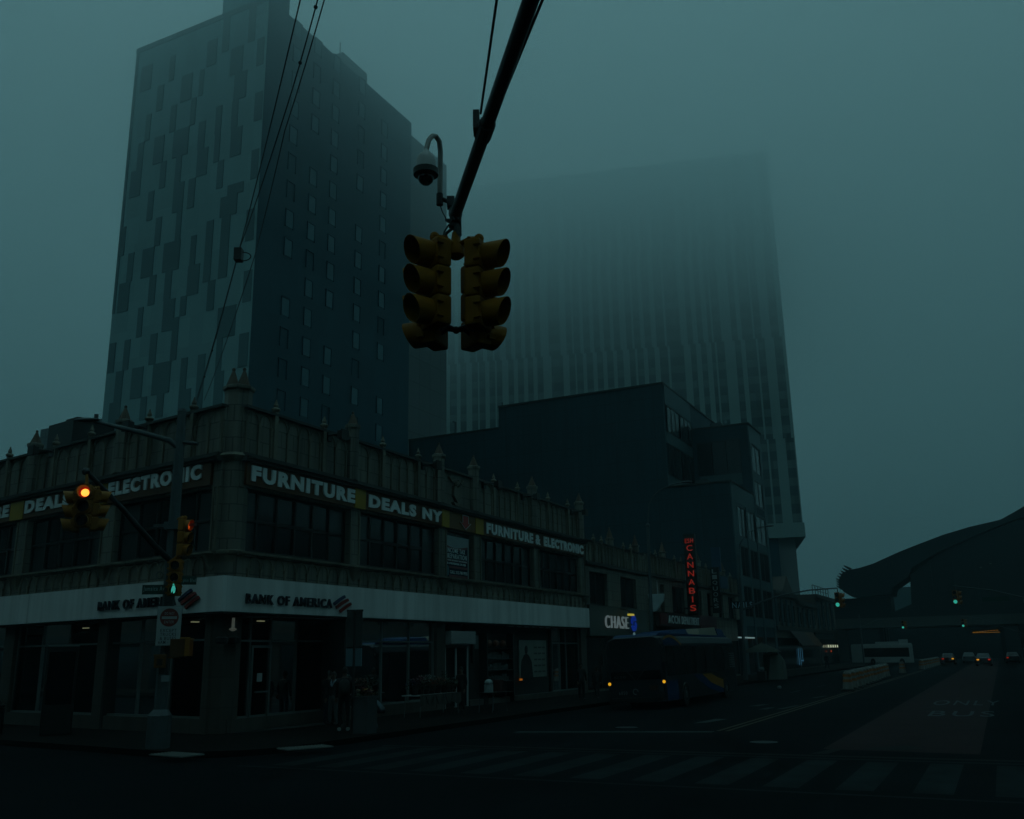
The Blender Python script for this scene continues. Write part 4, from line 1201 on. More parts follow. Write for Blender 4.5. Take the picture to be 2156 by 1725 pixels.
b_.box(93.5, 95.2, 0.1, 0.14, 1.05, 1.15)
o_ = obj('window_neon', b_, lamp('blue_neon', (0.15, 0.55, 0.9), 0.13)); tag(o_, 'thin blue neon strips in the door under the awning', 'lamp')
b_ = MB(FR); b_.box(104.5, 120, 0.02, 0.2, 3.6, 4.6); st_ = thing('plaza_sign', 'dark shop sign with dim lettering beyond the orange awning', 'sign', FR(112, 0.2, 3.6)); obj('board', b_, BLACK, st_)
b_ = MB(FR); put_text(b_, 'THE STORE AV', 106, 119, 4.18, 4.46, 0.21, 0.03); put_text(b_, 'STATE  PLAZA', 106, 119, 3.74, 4.02, 0.21, 0.03); obj('lettering', b_, mat('dim_letter', (0.05, 0.06, 0.06), 0.6), st_)
wl = thing('shop_lamp_row', 'row of five small warm white lamps in a far shop front', 'lamps', FR(116, 0.3, 2.7))
for k in range(5):
    b_ = MB(FR); b_.box(112.6 + k * 2.0, 113.2 + k * 2.0, 0.3, 0.4, 2.55, 2.9); obj('bulb', b_, lamp('warm_white_bulb', (0.85, 0.95, 0.65), 0.45), wl)
b_ = MB(FR); b_.box(114.6, 115.1, 0.3, 0.4, 1.95, 2.2); o_ = obj('red_lamp', b_, lamp('orange_red_lamp', (1.0, 0.12, 0.02), 0.22)); tag(o_, 'single orange red lamp under the row of shop lamps', 'lamp')
# ------------------------------------------------------------------ traffic signals
LENS = mat('dark_lens', (0.006, 0.006, 0.006), 0.25)
VIN = mat('visor_inside', (0.004, 0.004, 0.004), 0.6)
L_RED = lamp('red_signal_lens', (1.0, 0.38, 0.05), 2.4)
L_REDG = lamp('red_signal_ring', (0.9, 0.02, 0.005), 0.25)
L_GREEN = lamp('green_signal_lens', (0.08, 0.95, 0.72), 0.42)
L_WALK = lamp('walk_signal', (0.10, 0.9, 0.70), 0.4)
SIGD = mat('signal_orange_far', (0.22, 0.07, 0.010), 0.5, var=0.2)
SIGO = mat('signal_dull_yellow', (0.24, 0.09, 0.003), 0.7, var=0.25)


def visor(mb, r, l, zc, y0, cut=0.42, n=16):
    """tunnel visor: an open tube, longer at the top"""
    vs, fs = [], []
    for rr in (r, r - 0.006):
        for k in range(n):
            a = 2 * math.pi * k / n
            ll_ = l * (1 - cut * (1 - math.sin(a)) / 2)
            vs += [(rr * math.cos(a), y0, zc + rr * math.sin(a)), (rr * 1.02 * math.cos(a), y0 + ll_, zc + rr * 1.02 * math.sin(a))]
    for k in range(n):
        k2 = (k + 1) % n
        fs.append((2 * k, 2 * k2, 2 * k2 + 1, 2 * k + 1))
        o = 2 * n
        fs.append((o + 2 * k, o + 2 * k + 1, o + 2 * k2 + 1, o + 2 * k2))
        fs.append((2 * k + 1, 2 * k2 + 1, o + 2 * k2 + 1, o + 2 * k + 1))
    mb.add(vs, fs)


def head(F, root, ztop, lit=None, litm=None, body=SIGY, pitch=0.345, r=0.148, vl=0.30, n=3, detail=True, core=None):
    """one three-lamp head, its face looking along the frame's y"""
    b_ = MB(F)
    for k in range(n):
        zc = ztop - pitch * (k + 0.5)
        b_.box(-0.172, 0.172, -0.09, 0.09, zc - pitch / 2 + 0.004, zc + pitch / 2 - 0.004)
    h_ = obj('signal_head', b_, body, root, bevel=0.03 if detail else 0)
    if detail:
        b_ = MB(F)
        for k in range(n):
            zc = ztop - pitch * (k + 0.5)
            for sx in (-1, 1):
                b_.box(sx * 0.19 - 0.02, sx * 0.19 + 0.02, 0.03, 0.11, zc + 0.06, zc + 0.10)
                b_.box(sx * 0.19 - 0.02, sx * 0.19 + 0.02, 0.03, 0.11, zc - 0.10, zc - 0.06)
        b_.tube([(-0.12, -0.05, ztop + 0.01), (0, -0.03, ztop + 0.06), (0.12, -0.05, ztop + 0.01)], 0.03, 6)
        b_.ball((0, 0.02, ztop + 0.05), 0.055, 8)
        obj('latch', b_, body, h_)
    for k in range(n):
        zc = ztop - pitch * (k + 0.5)
        b_ = MB(F); visor(b_, r, vl, zc, 0.085)
        obj('visor', b_, body, h_, smooth=True)
        b_ = MB(F)
        b_.add([(r * 0.96 * math.cos(2 * math.pi * i / 18), 0.096, zc + r * 0.96 * math.sin(2 * math.pi * i / 18)) for i in range(18)], [tuple(range(18))])
        if k == lit and core:
            obj('lens', b_, core, h_)
            b_ = MB(F); b_.add([(r * 0.62 * math.cos(2 * math.pi * i / 18), 0.10, zc + r * 0.62 * math.sin(2 * math.pi * i / 18)) for i in range(18)], [tuple(range(18))])
            obj('lamp_core', b_, litm, h_)
        else:
            obj('lens', b_, LENS if k != lit else litm, h_)
    return h_


def facing(o, d, off):
    d = Vector(d).normalized()
    return Fr(Vector(o) + d * off, (d.y, -d.x, 0), d)


# overhead cluster hanging from the near mast arm
NK = 0.84
FN = Fr(EYE * (1 - NK), (NK, 0, 0), (0, NK, 0), (0, 0, NK))
HUB = Vector((-0.685 * NK, 11.2 * NK, 0))
HZ = Vector((0, 0, 2.3 * (1 - NK)))
ns_ = thing('traffic_signal', 'large yellow four way signal cluster hanging overhead from the near mast arm', 'traffic light', tuple(FN(-0.685, 11.2, 7.55)), 'traffic signals')
ZT = 6.585
for d_, lit in (((-0.80, -0.60, 0), 2), ((0.94, -0.35, 0), None), ((-0.94, 0.35, 0), None), ((0.80, 0.60, 0), None)):
    low = 0.0 if d_[1] < 0 else -0.13
    F_ = facing(HUB, d_, 0.252)
    head(F_, ns_, ZT + low, lit, lamp('dim_green_lens', (0.02, 0.35, 0.28), 0.03), pitch=0.325, r=0.141, vl=0.27)
b_ = MB(Fr(HUB + HZ, (NK, 0, 0), (0, NK, 0), (0, 0, NK)))
b_.lathe([(0.06, 7.24), (0.11, 7.28), (0.11, 7.38), (0.07, 7.44), (0.05, 7.60)], 0, 0, 10)
for d_ in ((-0.80, -0.60), (0.94, -0.35), (-0.94, 0.35), (0.80, 0.60)):
    b_.tube([(0, 0, 7.42), (d_[0] * 0.16, d_[1] * 0.16, 7.47), (d_[0] * 0.31, d_[1] * 0.31, 7.44)], 0.035, 6)
obj('hub', b_, SIGY, ns_, smooth=True)
b_ = MB(Fr(HUB + HZ, (NK, 0, 0), (0, NK, 0), (0, 0, NK)))
for d_ in ((-0.80, -0.60), (0.94, -0.35), (-0.94, 0.35), (0.80, 0.60)):
    b_.tube([(0, 0, 6.27), (d_[0] * 0.12, d_[1] * 0.12, 6.30), (d_[0] * 0.24, d_[1] * 0.24, 6.24)], 0.03, 6)
b_.ball((0, 0, 6.27), 0.05)
obj('bottom_bracket', b_, BLACK, ns_)
b_ = MB(Fr(HUB + HZ, (NK, 0, 0), (0, NK, 0), (0, 0, NK)))
b_.tube([(0.0, 0, 7.46), (0.02, 0, 7.62), (0.0, 0, 7.70), (-0.08, 0, 7.72)], [0.05, 0.055, 0.06, 0.05], 8)
b_.prism([(-0.14, 7.80), (0.07, 7.80), (0.075, 7.56), (0.03, 7.56), (0.02, 7.70), (-0.06, 7.72), (-0.14, 7.775)], -0.012, 0.012)
b_.tube([(0, 0, 7.72), (0.0, 0, 7.9)], 0.03, 8)
b_.tube([(-0.09, 0, 7.72), (-0.15, 0, 7.62), (-0.17, 0, 7.52), (-0.15, 0, 7.44)], 0.012, 6)
b_.tube([(-0.05, 0, 7.66), (-0.12, 0, 7.60), (-0.16, 0, 7.50)], 0.02, 6)
obj('hanger', b_, STEEL, ns_, smooth=True)

na = thing('mast_arm', 'dark near mast arm crossing overhead with two stay rods', 'mast arm', tuple(FN(2.84, -4.0, -0.44)), 'signal mast arms')
A0, A1 = Vector((-0.69, 11.2, 7.86)), Vector((2.84, -4.0, 8.27))
b_ = MB(FN); b_.tube([A0, A0.lerp(A1, 0.126), A1], [0.076, 0.077, 0.082], 14); obj('arm', b_, STEEL, na, smooth=True)
b_ = MB(FN); b_.tube([(-0.69, 11.22, 8.0), (-0.69, 11.2, 7.86), (-0.69, 11.18, 7.74)], [0.085, 0.09, 0.06], 10); obj('end_clamp', b_, STEEL, na)
b_ = MB(FN); q_ = A0.lerp(A1, 0.127); d_ = (A1 - A0).normalized()
b_.tube([q_ - d_ * 0.14, q_ + d_ * 0.14], 0.094, 12); b_.box(q_.x - 0.13, q_.x - 0.06, q_.y - 0.1, q_.y + 0.1, q_.z - 0.02, q_.z + 0.20); obj('bracket', b_, STEEL, na)
b_ = MB(FN); b_.tube([(-0.29, 9.28, 8.13), (-0.07, 7.3, 8.05), (1.9, -3.9, 8.9)], 0.0135, 8); obj('stay_rod', b_, STEEL, na, smooth=True)
b_ = MB(FN); b_.tube([(0.0, 8.55, 7.95), (0.35, 7.2, 7.985), (3.25, -3.9, 8.7)], 0.0145, 8); obj('stay_rod', b_, STEEL, na, smooth=True)
b_ = MB(FN); b_.tube([(2.84, -4, -0.44), (2.84, -4, 9.2)], [0.17, 0.11], 12); obj('pole', b_, STEEL, na)

cm = thing('dome_camera', 'white dome security camera on a gooseneck pipe beside the near mast arm', 'camera', tuple(FN(-0.9, 11.2, 8.05)))
b_ = MB(FN); b_.tube([(-0.895, 11.2, 8.0), (-0.895, 11.2, 8.16), ], 0.045, 10); b_.tube([(-0.9, 11.2, 8.10), (-0.72, 11.2, 8.02)], 0.03, 8); b_.box(-0.80, -0.70, 11.14, 11.26, 7.96, 8.1); obj('clamp', b_, STEEL, cm)
b_ = MB(FN); b_.tube([(-0.895, 11.2, 8.05), (-0.888, 11.2, 8.78), (-0.90, 11.15, 8.90), (-0.94, 11.1, 8.945), (-0.98, 11.03, 8.91), (-1.02, 10.95, 8.80), (-1.05, 10.9, 8.62)], 0.034, 10); obj('gooseneck', b_, mat('grey_pipe', (0.26, 0.25, 0.23), 0.6, var=0.3, scale=6), cm, smooth=True)
b_ = MB(FN); b_.lathe([(0.03, 8.64), (0.05, 8.59), (0.095, 8.55), (0.125, 8.48), (0.135, 8.36)], -1.05, 10.9, 18); obj('housing', b_, mat('camera_white', (0.34, 0.35, 0.34), 0.5), cm, smooth=True)
b_ = MB(FN); b_.lathe([(0.13, 8.362), (0.165, 8.345), (0.16, 8.27), (0.11, 8.26)], -1.05, 10.9, 18); obj('skirt', b_, BLACK, cm, smooth=True)
b_ = MB(FN); b_.ball((-1.05, 10.9, 8.235), 0.105, 16); obj('dome', b_, mat('smoked_dome', (0.006, 0.007, 0.008), 0.08), cm, smooth=True)
b_ = MB(FN); b_.tube([(-0.89, 11.2, 8.0), (-0.86, 11.2, 7.9), (-0.80, 11.2, 7.78)], 0.008, 5); obj('cable', b_, BLACK, cm)

# pole on the corner pavement
PX, PY = -9.25, 25.5
pl = thing('signal_pole', 'tall grey steel pole at the corner with signal arm, lamp arm and signs', 'pole', (PX, PY, 0.15))
b_ = MB(); b_.lathe([(0.30, 0.15), (0.30, 0.95), (0.22, 1.05), (0.165, 1.1), (0.15, 6.0), (0.115, 9.05), (0.13, 9.06), (0.1, 9.14)], PX, PY, 8, R(22)); obj('shaft', b_, GREYM, pl)
b_ = MB(); b_.tube([(PX, PY, 8.0), (-9.5, 25.4, 8.22), (-10.4, 25.35, 8.48), (-11.6, 25.3, 8.78)], [0.085, 0.08, 0.07, 0.05], 10)
b_.tube([(PX, PY, 8.2), (-8.7, 25.35, 8.1)], 0.05, 8); obj('lamp_arm', b_, GREYM, pl, smooth=True)
b_ = MB(); b_.ball((-11.8, 25.28, 8.82), 0.085, 12, 4.6, 1.5, 0.7); b_.box(-11.6, -11.5, 25.25, 25.31, 8.86, 8.98); obj('street_lamp_head', b_, GREYM, pl, smooth=True)
b_ = MB(); b_.tube([(PX, PY, 4.9), (-9.5, 24.9, 5.25), (-10.0, 23.8, 6.1), (-10.46, 22.7, 6.82)], [0.085, 0.08, 0.07, 0.06], 10); b_.ball((-10.48, 22.66, 6.84), 0.1); obj('signal_arm', b_, STEEL, pl, smooth=True)
b_ = MB(); b_.box(-9.75, -8.6, 25.36, 25.42, 5.83, 5.9); b_.box(PX - 0.2, PX + 0.2, PY - 0.2, PY + 0.2, 5.75, 5.95); b_.box(PX - 0.19, PX + 0.19, PY - 0.19, PY + 0.19, 4.05, 4.15); obj('bracket', b_, GREYM, pl)
b_ = MB(); b_.tube([(-9.45 + 0.09 * math.cos(a * 0.5), 25.28, 4.52 + 0.09 * math.sin(a * 0.5)) for a in range(14)], 0.015, 5); obj('cable_coil', b_, GREYM, pl)
b_ = MB(); b_.tube([(-10.46, 22.66, 6.85), (-10.42, 22.64, 6.55)], 0.04, 6)
hs = thing('traffic_signal', 'yellow signal with red lit at the end of the corner pole arm', 'traffic light', (-10.38, 22.6, 6.5), 'traffic signals')
obj('hanger', b_, SIGO, hs)
H2 = Vector((-10.36, 22.6, 0))
v_ = (Vector((0, 0, 0)) - Vector((-10.36, 22.6, 0))).normalized()
side = Vector((-v_.y, v_.x, 0))
F_ = facing(H2, v_ + side * -0.18, 0.2); h_ = head(F_, hs, 6.42, 0, L_RED, SIGO, 0.335, core=L_REDG)
for sgn in (-1, 1):
    head(facing(H2, side * sgn - v_ * 0.05, 0.2), hs, 6.36 + 0.02 * sgn, None, None, SIGO, 0.335, vl=0.26)
ps_ = thing('traffic_signal', 'slim yellow signal with a red glint on the right of the corner pole', 'traffic light', (-8.85, 25.2, 5.0), 'traffic signals')
head(facing((-8.95, 25.3, 0), (0.985, -0.17, 0), 0.05), ps_, 6.0, 0, lamp('red_glint', (1, 0.12, 0.01), 0.45), SIGO, 0.33, vl=0.16)
b_ = MB(); b_.tube([(PX, PY, 6.0), (-8.95, 25.3, 6.08)], 0.03, 6); b_.tube([(PX, PY, 5.0), (-8.95, 25.3, 4.97)], 0.03, 6); obj('bracket', b_, SIGO, ps_)
pw = thing('traffic_signal', 'dark yellow signal with a green walking figure lit on the corner pole', 'traffic light', (-9.0, 25.2, 3.9), 'traffic signals')
h_ = head(facing((-9.02, 25.28, 0), (0.12, -1, 0), 0.05), pw, 4.92, None, None, SIGO, 0.32, r=0.12, vl=0.12)
F_ = facing((-9.02, 25.28, 0), (0.12, -1, 0), 0.05)
b_ = MB(F_); b_.prism([(-0.02, 4.24), (0.03, 4.24), (0.06, 4.12), (0.05, 4.04), (0.02, 4.1), (0.0, 4.02), (-0.04, 4.05), (-0.05, 4.15)], 0.098, 0.104); b_.ball((0.01, 0.10, 4.26), 0.022); obj('walking_figure', b_, L_WALK, h_)


# sign frames look at the camera: their own right is -x of facing(), so text runs from -a to -c
def facing_r(o, d, off):
    d = Vector(d).normalized()
    return Fr(Vector(o) + d * off, (-d.y, d.x, 0), d)


def plate(name, label, cxy, d, hw, z0, z1, m_, texts, lm, group=None):
    t_ = thing(name, label, 'sign', (cxy[0], cxy[1], z0), group)
    F_ = facing_r((cxy[0], cxy[1], 0), d, 0)
    b_ = MB(F_); b_.box(-hw, hw, -0.012, 0.012, z0, z1); obj('plate', b_, m_, t_)
    for s_, a_, c_, e_, g_ in texts:
        b_ = MB(F_); put_text(b_, s_, a_, c_, e_, g_, 0.013, 0.006); obj('lettering', b_, lm, t_)
    return t_, F_


GRS = mat('street_name_green', (0.008, 0.045, 0.035), 0.5)
GRL = mat('street_name_letter', (0.25, 0.36, 0.36), 0.5)
plate('street_name_sign', 'green street name sign reading Jamaica Av left of the corner pole', (-9.58, 25.3), (0.1, -1, 0), 0.30, 4.02, 4.27, GRS, [('Jamaica Av', -0.27, 0.27, 4.08, 4.23)], GRL, 'green street name signs')
plate('street_name_sign', 'green street name sign reading Sutphin Blvd right of the corner pole', (-8.72, 25.3), (0.25, -1, 0), 0.24, 4.26, 4.48, GRS, [('Sutphin Blvd', -0.22, 0.22, 4.30, 4.42)], GRL, 'green street name signs')
SGW = mat('sign_white', (0.30, 0.33, 0.33), 0.5, var=0.1)
dn, F_ = plate('do_not_enter_sign', 'white and red do not enter sign on the corner pole', (-9.08, 25.2), (0.2, -1, 0), 0.30, 2.70, 3.70, SGW, [('EXCEPT', -0.2, 0.2, 3.04, 3.12), ('TRUCKS', -0.2, 0.2, 2.94, 3.02), ('& BUSES', -0.2, 0.2, 2.84, 2.92), ('6AM - 8PM', -0.23, 0.23, 2.74, 2.82)], BLACK)
b_ = MB(F_); b_.add([(0.235 * math.cos(2 * math.pi * i / 28), 0.014, 3.41 + 0.235 * math.sin(2 * math.pi * i / 28)) for i in range(28)], [tuple(range(28))]); obj('red_disc', b_, mat('sign_disc_red', (0.16, 0.018, 0.014), 0.5), dn)
b_ = MB(F_); b_.box(-0.19, 0.19, 0.015, 0.018, 3.37, 3.44); put_text(b_, 'DO NOT', -0.12, 0.12, 3.48, 3.55, 0.015, 0.004); put_text(b_, 'ENTER', -0.12, 0.12, 3.26, 3.33, 0.015, 0.004); obj('bar', b_, mat('sign_bar', (0.30, 0.30, 0.30), 0.5), dn)
b_ = MB(F_); b_.box(-0.31, 0.31, -0.02, -0.013, 2.69, 3.71); obj('border', b_, BLACK, dn)
pb = thing('pedestrian_signal', 'dull orange pedestrian signal box seen side on, below the do not enter sign', 'traffic light', (-8.75, 25.2, 2.4))
F_ = facing((-8.76, 25.25, 0), (0.9, 0.1, 0), 0)
b_ = MB(F_); b_.box(-0.2, 0.2, -0.22, 0.16, 2.40, 2.86); obj('box', b_, mat('dull_orange_box', (0.07, 0.026, 0.004), 0.5, var=0.2), pb, bevel=0.02)
b_ = MB(F_); b_.box(-0.22, 0.22, 0.16, 0.3, 2.84, 2.87); b_.box(-0.22, -0.2, 0.16, 0.28, 2.42, 2.84); b_.box(0.2, 0.22, 0.16, 0.28, 2.42, 2.84); obj('visor', b_, SIGO, pb)
b_ = MB(F_); b_.box(-0.12, 0.12, 0.165, 0.17, 2.5, 2.75); obj('hand_lens', b_, lamp('hand_glow', (1.0, 0.15, 0.01), 0.05), pb)
b_ = MB(); b_.tube([(PX, PY, 2.85), (-8.76, 25.25, 2.88), (-8.5, 25.2, 2.88)], 0.02, 6); b_.tube([(PX, PY, 2.4), (-8.76, 25.25, 2.38)], 0.02, 6); obj('bracket', b_, SIGO, pb)
bb = thing('push_button_box', 'orange pedestrian push button box on the left of the corner pole', 'button box', (-9.23, 25.2, 2.14))
b_ = MB(Fr((-9.24, 25.22, 0), (0.96, 0.28, 0), (-0.28, 0.96, 0))); b_.box(-0.15, 0.14, -0.1, 0.1, 2.14, 2.46); b_.box(-0.17, 0.16, -0.12, -0.1, 2.42, 2.48); obj('box', b_, mat('orange_box', (0.13, 0.048, 0.003), 0.5, var=0.2), bb, bevel=0.015)
b_ = MB(Fr((-9.24, 25.22, 0), (0.96, 0.28, 0), (-0.28, 0.96, 0))); b_.box(-0.08, 0.06, -0.115, -0.1, 2.2, 2.36); obj('window', b_, BLACK, bb)
b_ = MB(Fr((-9.07, 25.2, 0), (1, 0.05, 0), (-0.05, 1, 0))); b_.box(-0.1, 0.1, -0.175 + 0.15, -0.02, 1.79, 1.95); o_ = obj('notice', b_, mat('notice_white', (0.16, 0.19, 0.2), 0.6)); tag(o_, 'small pale notice stuck on the corner pole below the button box', 'notice')

# overhead wires from the turret to a pole behind the camera
def wire(label, pts, r=0.011, knots=()):
    t_ = thing('overhead_wire', label, 'wire', pts[0], 'overhead wires above the corner')
    sm = []
    P_ = [Vector(p) for p in pts]
    for a_, c_ in zip(P_[:-1], P_[1:]):
        for i in range(10):
            u = i / 10; q_ = a_.lerp(c_, u); q_.z -= 0.012 * (c_ - a_).length * 4 * u * (1 - u); sm.append(q_)
    sm.append(P_[-1])
    b_ = MB(); b_.tube(sm, r, 6); obj('cable', b_, BLACK, t_)
    for k in knots:
        b_ = MB(); q_ = sm[k]; b_.ball(tuple(q_), 0.03, 8); obj('clip', b_, BLACK, t_)
    return t_


wire('single overhead wire, leftmost of the three', [(-11.16, 32.0, 11.16), (-6.25, 20.0, 11.28), (-2.79, 11.0, 11.01), (1.5, -2.0, 11.2)], 0.010)
tb = wire('overhead wire carrying the splice box, middle of the three', [(-11.16, 32.0, 11.0), (-5.89, 19.0, 11.05), (-3.36, 13.0, 10.94), (-2.38, 10.5, 10.9), (2.2, -2.0, 11.0)], 0.010, (3, 5, 23, 28))
b_ = MB(); b_.box(-5.99, -5.83, 18.9, 19.1, 10.72, 11.0); obj('splice_box', b_, BLACK, tb)
b_ = MB(); b_.tube([(-5.8 + 0.16 * math.cos(a * 0.6), 19.0, 10.82 + 0.10 * math.sin(a * 0.6)) for a in range(22)], 0.012, 5); obj('cable_loop', b_, BLACK, tb)
wire('slack thin overhead wire, rightmost of the three', [(-10.86, 32.0, 11.2), (-5.86, 20.0, 11.24), (-3.84, 14.5, 11.15), (-2.33, 10.5, 10.7), (2.6, -2.0, 10.9)], 0.009, (33,))

# far signals
fm = thing('mast_arm', 'grey far mast arm curving from the pole behind the bus with a street lamp', 'mast arm', FR(51.5, 3.55, 0.15), 'signal mast arms')
FA = Fr(FR(51.5, 0, 0), NR, -DR)
b_ = MB(FA); b_.tube([(3.5, 0, 0.15), (3.55, 0, 1.2), (3.6, 0, 5), (3.73, 0, 9.6)], [0.2, 0.13, 0.12, 0.08], 10); obj('pole', b_, GREYM, fm)
b_ = MB(FA); b_.tube([(3.57, 0, 5.34), (5.17, 0, 5.92), (6.81, 0, 6.37), (8.8, 0, 6.64), (10.84, 0, 6.7)], [0.08, 0.07, 0.06, 0.05, 0.045], 8); obj('arm', b_, GREYM, fm, smooth=True)
b_ = MB(FA); b_.tube([(3.72, 0, 9.5), (3.84, 0, 10.36), (4.38, 0, 11.18), (5.34, 0, 11.58), (5.89, 0, 11.66)], 0.045, 8); obj('lamp_arm', b_, GREYM, fm, smooth=True)
b_ = MB(FA); b_.ball((6.25, 0, 11.67), 0.09, 10, 4.2, 1.4, 0.8); obj('street_lamp_head', b_, GREYM, fm)


def far_signal(F, x, zt, lab, lit_scale=1.0):
    t_ = thing('traffic_signal', lab, 'traffic light', F(x, 0, zt - 1.0), 'traffic signals')
    o_ = F(x, 0, 0)
    head(facing(o_, -DR + NR * -0.15, 0.2), t_, zt, 2, L_GREEN, SIGD, 0.36, r=0.155, vl=0.06, detail=False)
    head(facing(o_, NR, 0.2), t_, zt - 0.05, None, None, SIGD, 0.36, r=0.15, vl=0.2, detail=False)
    b_ = MB(F); b_.tube([(x, 0, zt - 0.05), (x, 0, zt + 0.36)], 0.03, 6); obj('hanger', b_, BLACK, t_)


far_signal(FA, 10.84, 6.38, 'orange signal showing green on the far mast arm behind the bus')
FB = Fr(FR(62, 0, 0), NR, -DR)
far_signal(FB, 18.4, 6.72, 'orange signal showing green on the arm reaching in from the right edge')
ra = thing('mast_arm', 'thin far mast arm reaching in from the right edge', 'mast arm', FB(27, 0, 0.15), 'signal mast arms')
b_ = MB(FB); b_.tube([(18.3, 0, 7.08), (21.04, 0, 6.62), (23.22, 0, 5.95), (26.8, 0, 4.6)], [0.045, 0.05, 0.06, 0.08], 8); obj('arm', b_, GREYM, ra)
b_ = MB(FB); b_.tube([(26.8, 0, 0.15), (26.8, 0, 8)], 0.12, 8); obj('pole', b_, GREYM, ra)
b_ = MB(FB); b_.box(20.3, 22.2, -0.03, 0.03, 5.75, 6.1); o_ = obj('street_name_sign', b_, GRS); tag(o_, 'long dark green street sign under the right hand mast arm', 'sign', 'green street name signs')
FC = Fr(FR(120, 0, 0), NR, -DR)
far_signal(FC, 9.45, 5.95, 'small distant signal showing green in front of the bridge, left')
far_signal(FC, 16.97, 5.95, 'small distant signal showing green in front of the bridge, right')
ga = thing('mast_arm', 'distant thin mast arm in front of the bridge at right', 'mast arm', FC(25, 0, 0.15), 'signal mast arms')
b_ = MB(FC); b_.tube([(16.8, 0, 6.3), (19, 0, 6.0), (21.5, 0, 4.8), (24.5, 0, 3.6)], 0.05, 6); b_.tube([(24.8, 0, 0.15), (24.8, 0, 5)], 0.1, 8); obj('arm', b_, GREYM, ga)
gb = thing('mast_arm', 'distant thin mast arm in front of the bridge at left', 'mast arm', FC(3.8, 0, 0.15), 'signal mast arms')
b_ = MB(FC); b_.tube([(9.5, 0, 6.3), (6, 0, 6.1), (3.8, 0, 5.2)], 0.05, 6); b_.tube([(3.8, 0, 0.15), (3.8, 0, 7)], 0.1, 8); obj('arm', b_, GREYM, gb)

gl_ = thing('street_lamp', 'tall grey gooseneck street lamp standing before the lit bank sign', 'street lamp', FR(28, 4.15, 0.15))
FG = Fr(FR(28, 0, 0), NR, -DR)
b_ = MB(FG); b_.tube([(4.14, 0, 0.15), (4.14, 0, 0.9), (4.15, 0, 3), (4.26, 0, 9.2)], [0.2, 0.14, 0.11, 0.08], 10); b_.ball((4.26, 0, 9.25), 0.13); obj('pole', b_, GREYM, gl_)
b_ = MB(FG); b_.tube([(4.26, 0, 9.2), (4.39, 0, 10.45), (4.7, 0, 10.9), (5.1, 0, 11.2), (5.82, 0, 11.44), (6.3, 0, 11.5)], 0.04, 8); obj('gooseneck', b_, GREYM, gl_, smooth=True)
b_ = MB(FG); b_.ball((6.65, 0, 11.5), 0.09, 10, 4, 1.4, 0.8); obj('lamp_head', b_, GREYM, gl_)
# ------------------------------------------------------------------ vehicles
TYRE = mat('tyre_rubber', (0.010, 0.010, 0.010), 0.8)
RIM = mat('wheel_rim', (0.10, 0.11, 0.11), 0.4, 0.7)
AMBER = lamp('amber_headlight', (1.0, 0.50, 0.02), 0.9)
BUSB = mat('bus_blue', (0.006, 0.032, 0.095), 0.6, var=0.15, spec=0.15)
BUSD = mat('bus_dark_skin', (0.007, 0.010, 0.015), 0.5, var=0.2)
BUSY = mat('bus_gold', (0.30, 0.12, 0.008), 0.4, var=0.15)
BUSG = mat('bus_glass', (0.006, 0.008, 0.010), 0.22)


def loft(mb, secs):
    n = len(secs[0])
    vs = [p for s_ in secs for p in s_]
    fs = [(j * n + k, j * n + (k + 1) % n, (j + 1) * n + (k + 1) % n, (j + 1) * n + k) for j in range(len(secs) - 1) for k in range(n)]
    fs += [tuple(range(n - 1, -1, -1)), tuple(range((len(secs) - 1) * n, len(secs) * n))]
    return mb.add(vs, fs)


def wheel(F, root, x, y, r, w_):
    b_ = MB(Fr(F(x, y, r), F.ex, F.ez, F.ey))
    b_.lathe([(r * 0.6, -w_ / 2), (r * 0.95, -w_ / 2), (r, -w_ / 2 + 0.03), (r, w_ / 2 - 0.03), (r * 0.95, w_ / 2), (r * 0.6, w_ / 2)], 0, 0, 18)
    t_ = obj('wheel', b_, TYRE, root, smooth=True)
    b_ = MB(Fr(F(x, y, r), F.ex, F.ez, F.ey))
    b_.lathe([(r * 0.6, -w_ / 2 - 0.005), (r * 0.58, w_ / 2 + 0.004), (r * 0.45, w_ / 2 - 0.03), (r * 0.2, w_ / 2 + 0.02)], 0, 0, 14)
    obj('rim', b_, RIM, t_)


ROLL = R(2.4)
bo = FR(16.6, 8.52, 0)
BF = Fr(bo, DR, (NR * math.cos(ROLL) + UP * math.sin(ROLL)), (UP * math.cos(ROLL) - NR * math.sin(ROLL)))   # kneeling a little to the kerb
BW = Fr(bo, DR, NR)
bus = thing('city_bus', 'dark blue city bus with gold swoosh and amber headlights lit at the kerb', 'bus', bo)


def bsec(x, zb, zt, w0=0.0, ins=0.0):
    y0, y1 = -2.6 + ins, -ins
    return [(x, y0, zb), (x, y0 + 0.0, zt - 0.35), (x, y0 + 0.10, zt - 0.1), (x, y0 + 0.35, zt), (x, y1 - 0.35, zt), (x, y1 - 0.10, zt - 0.1), (x, y1, zt - 0.35), (x, y1, zb)]


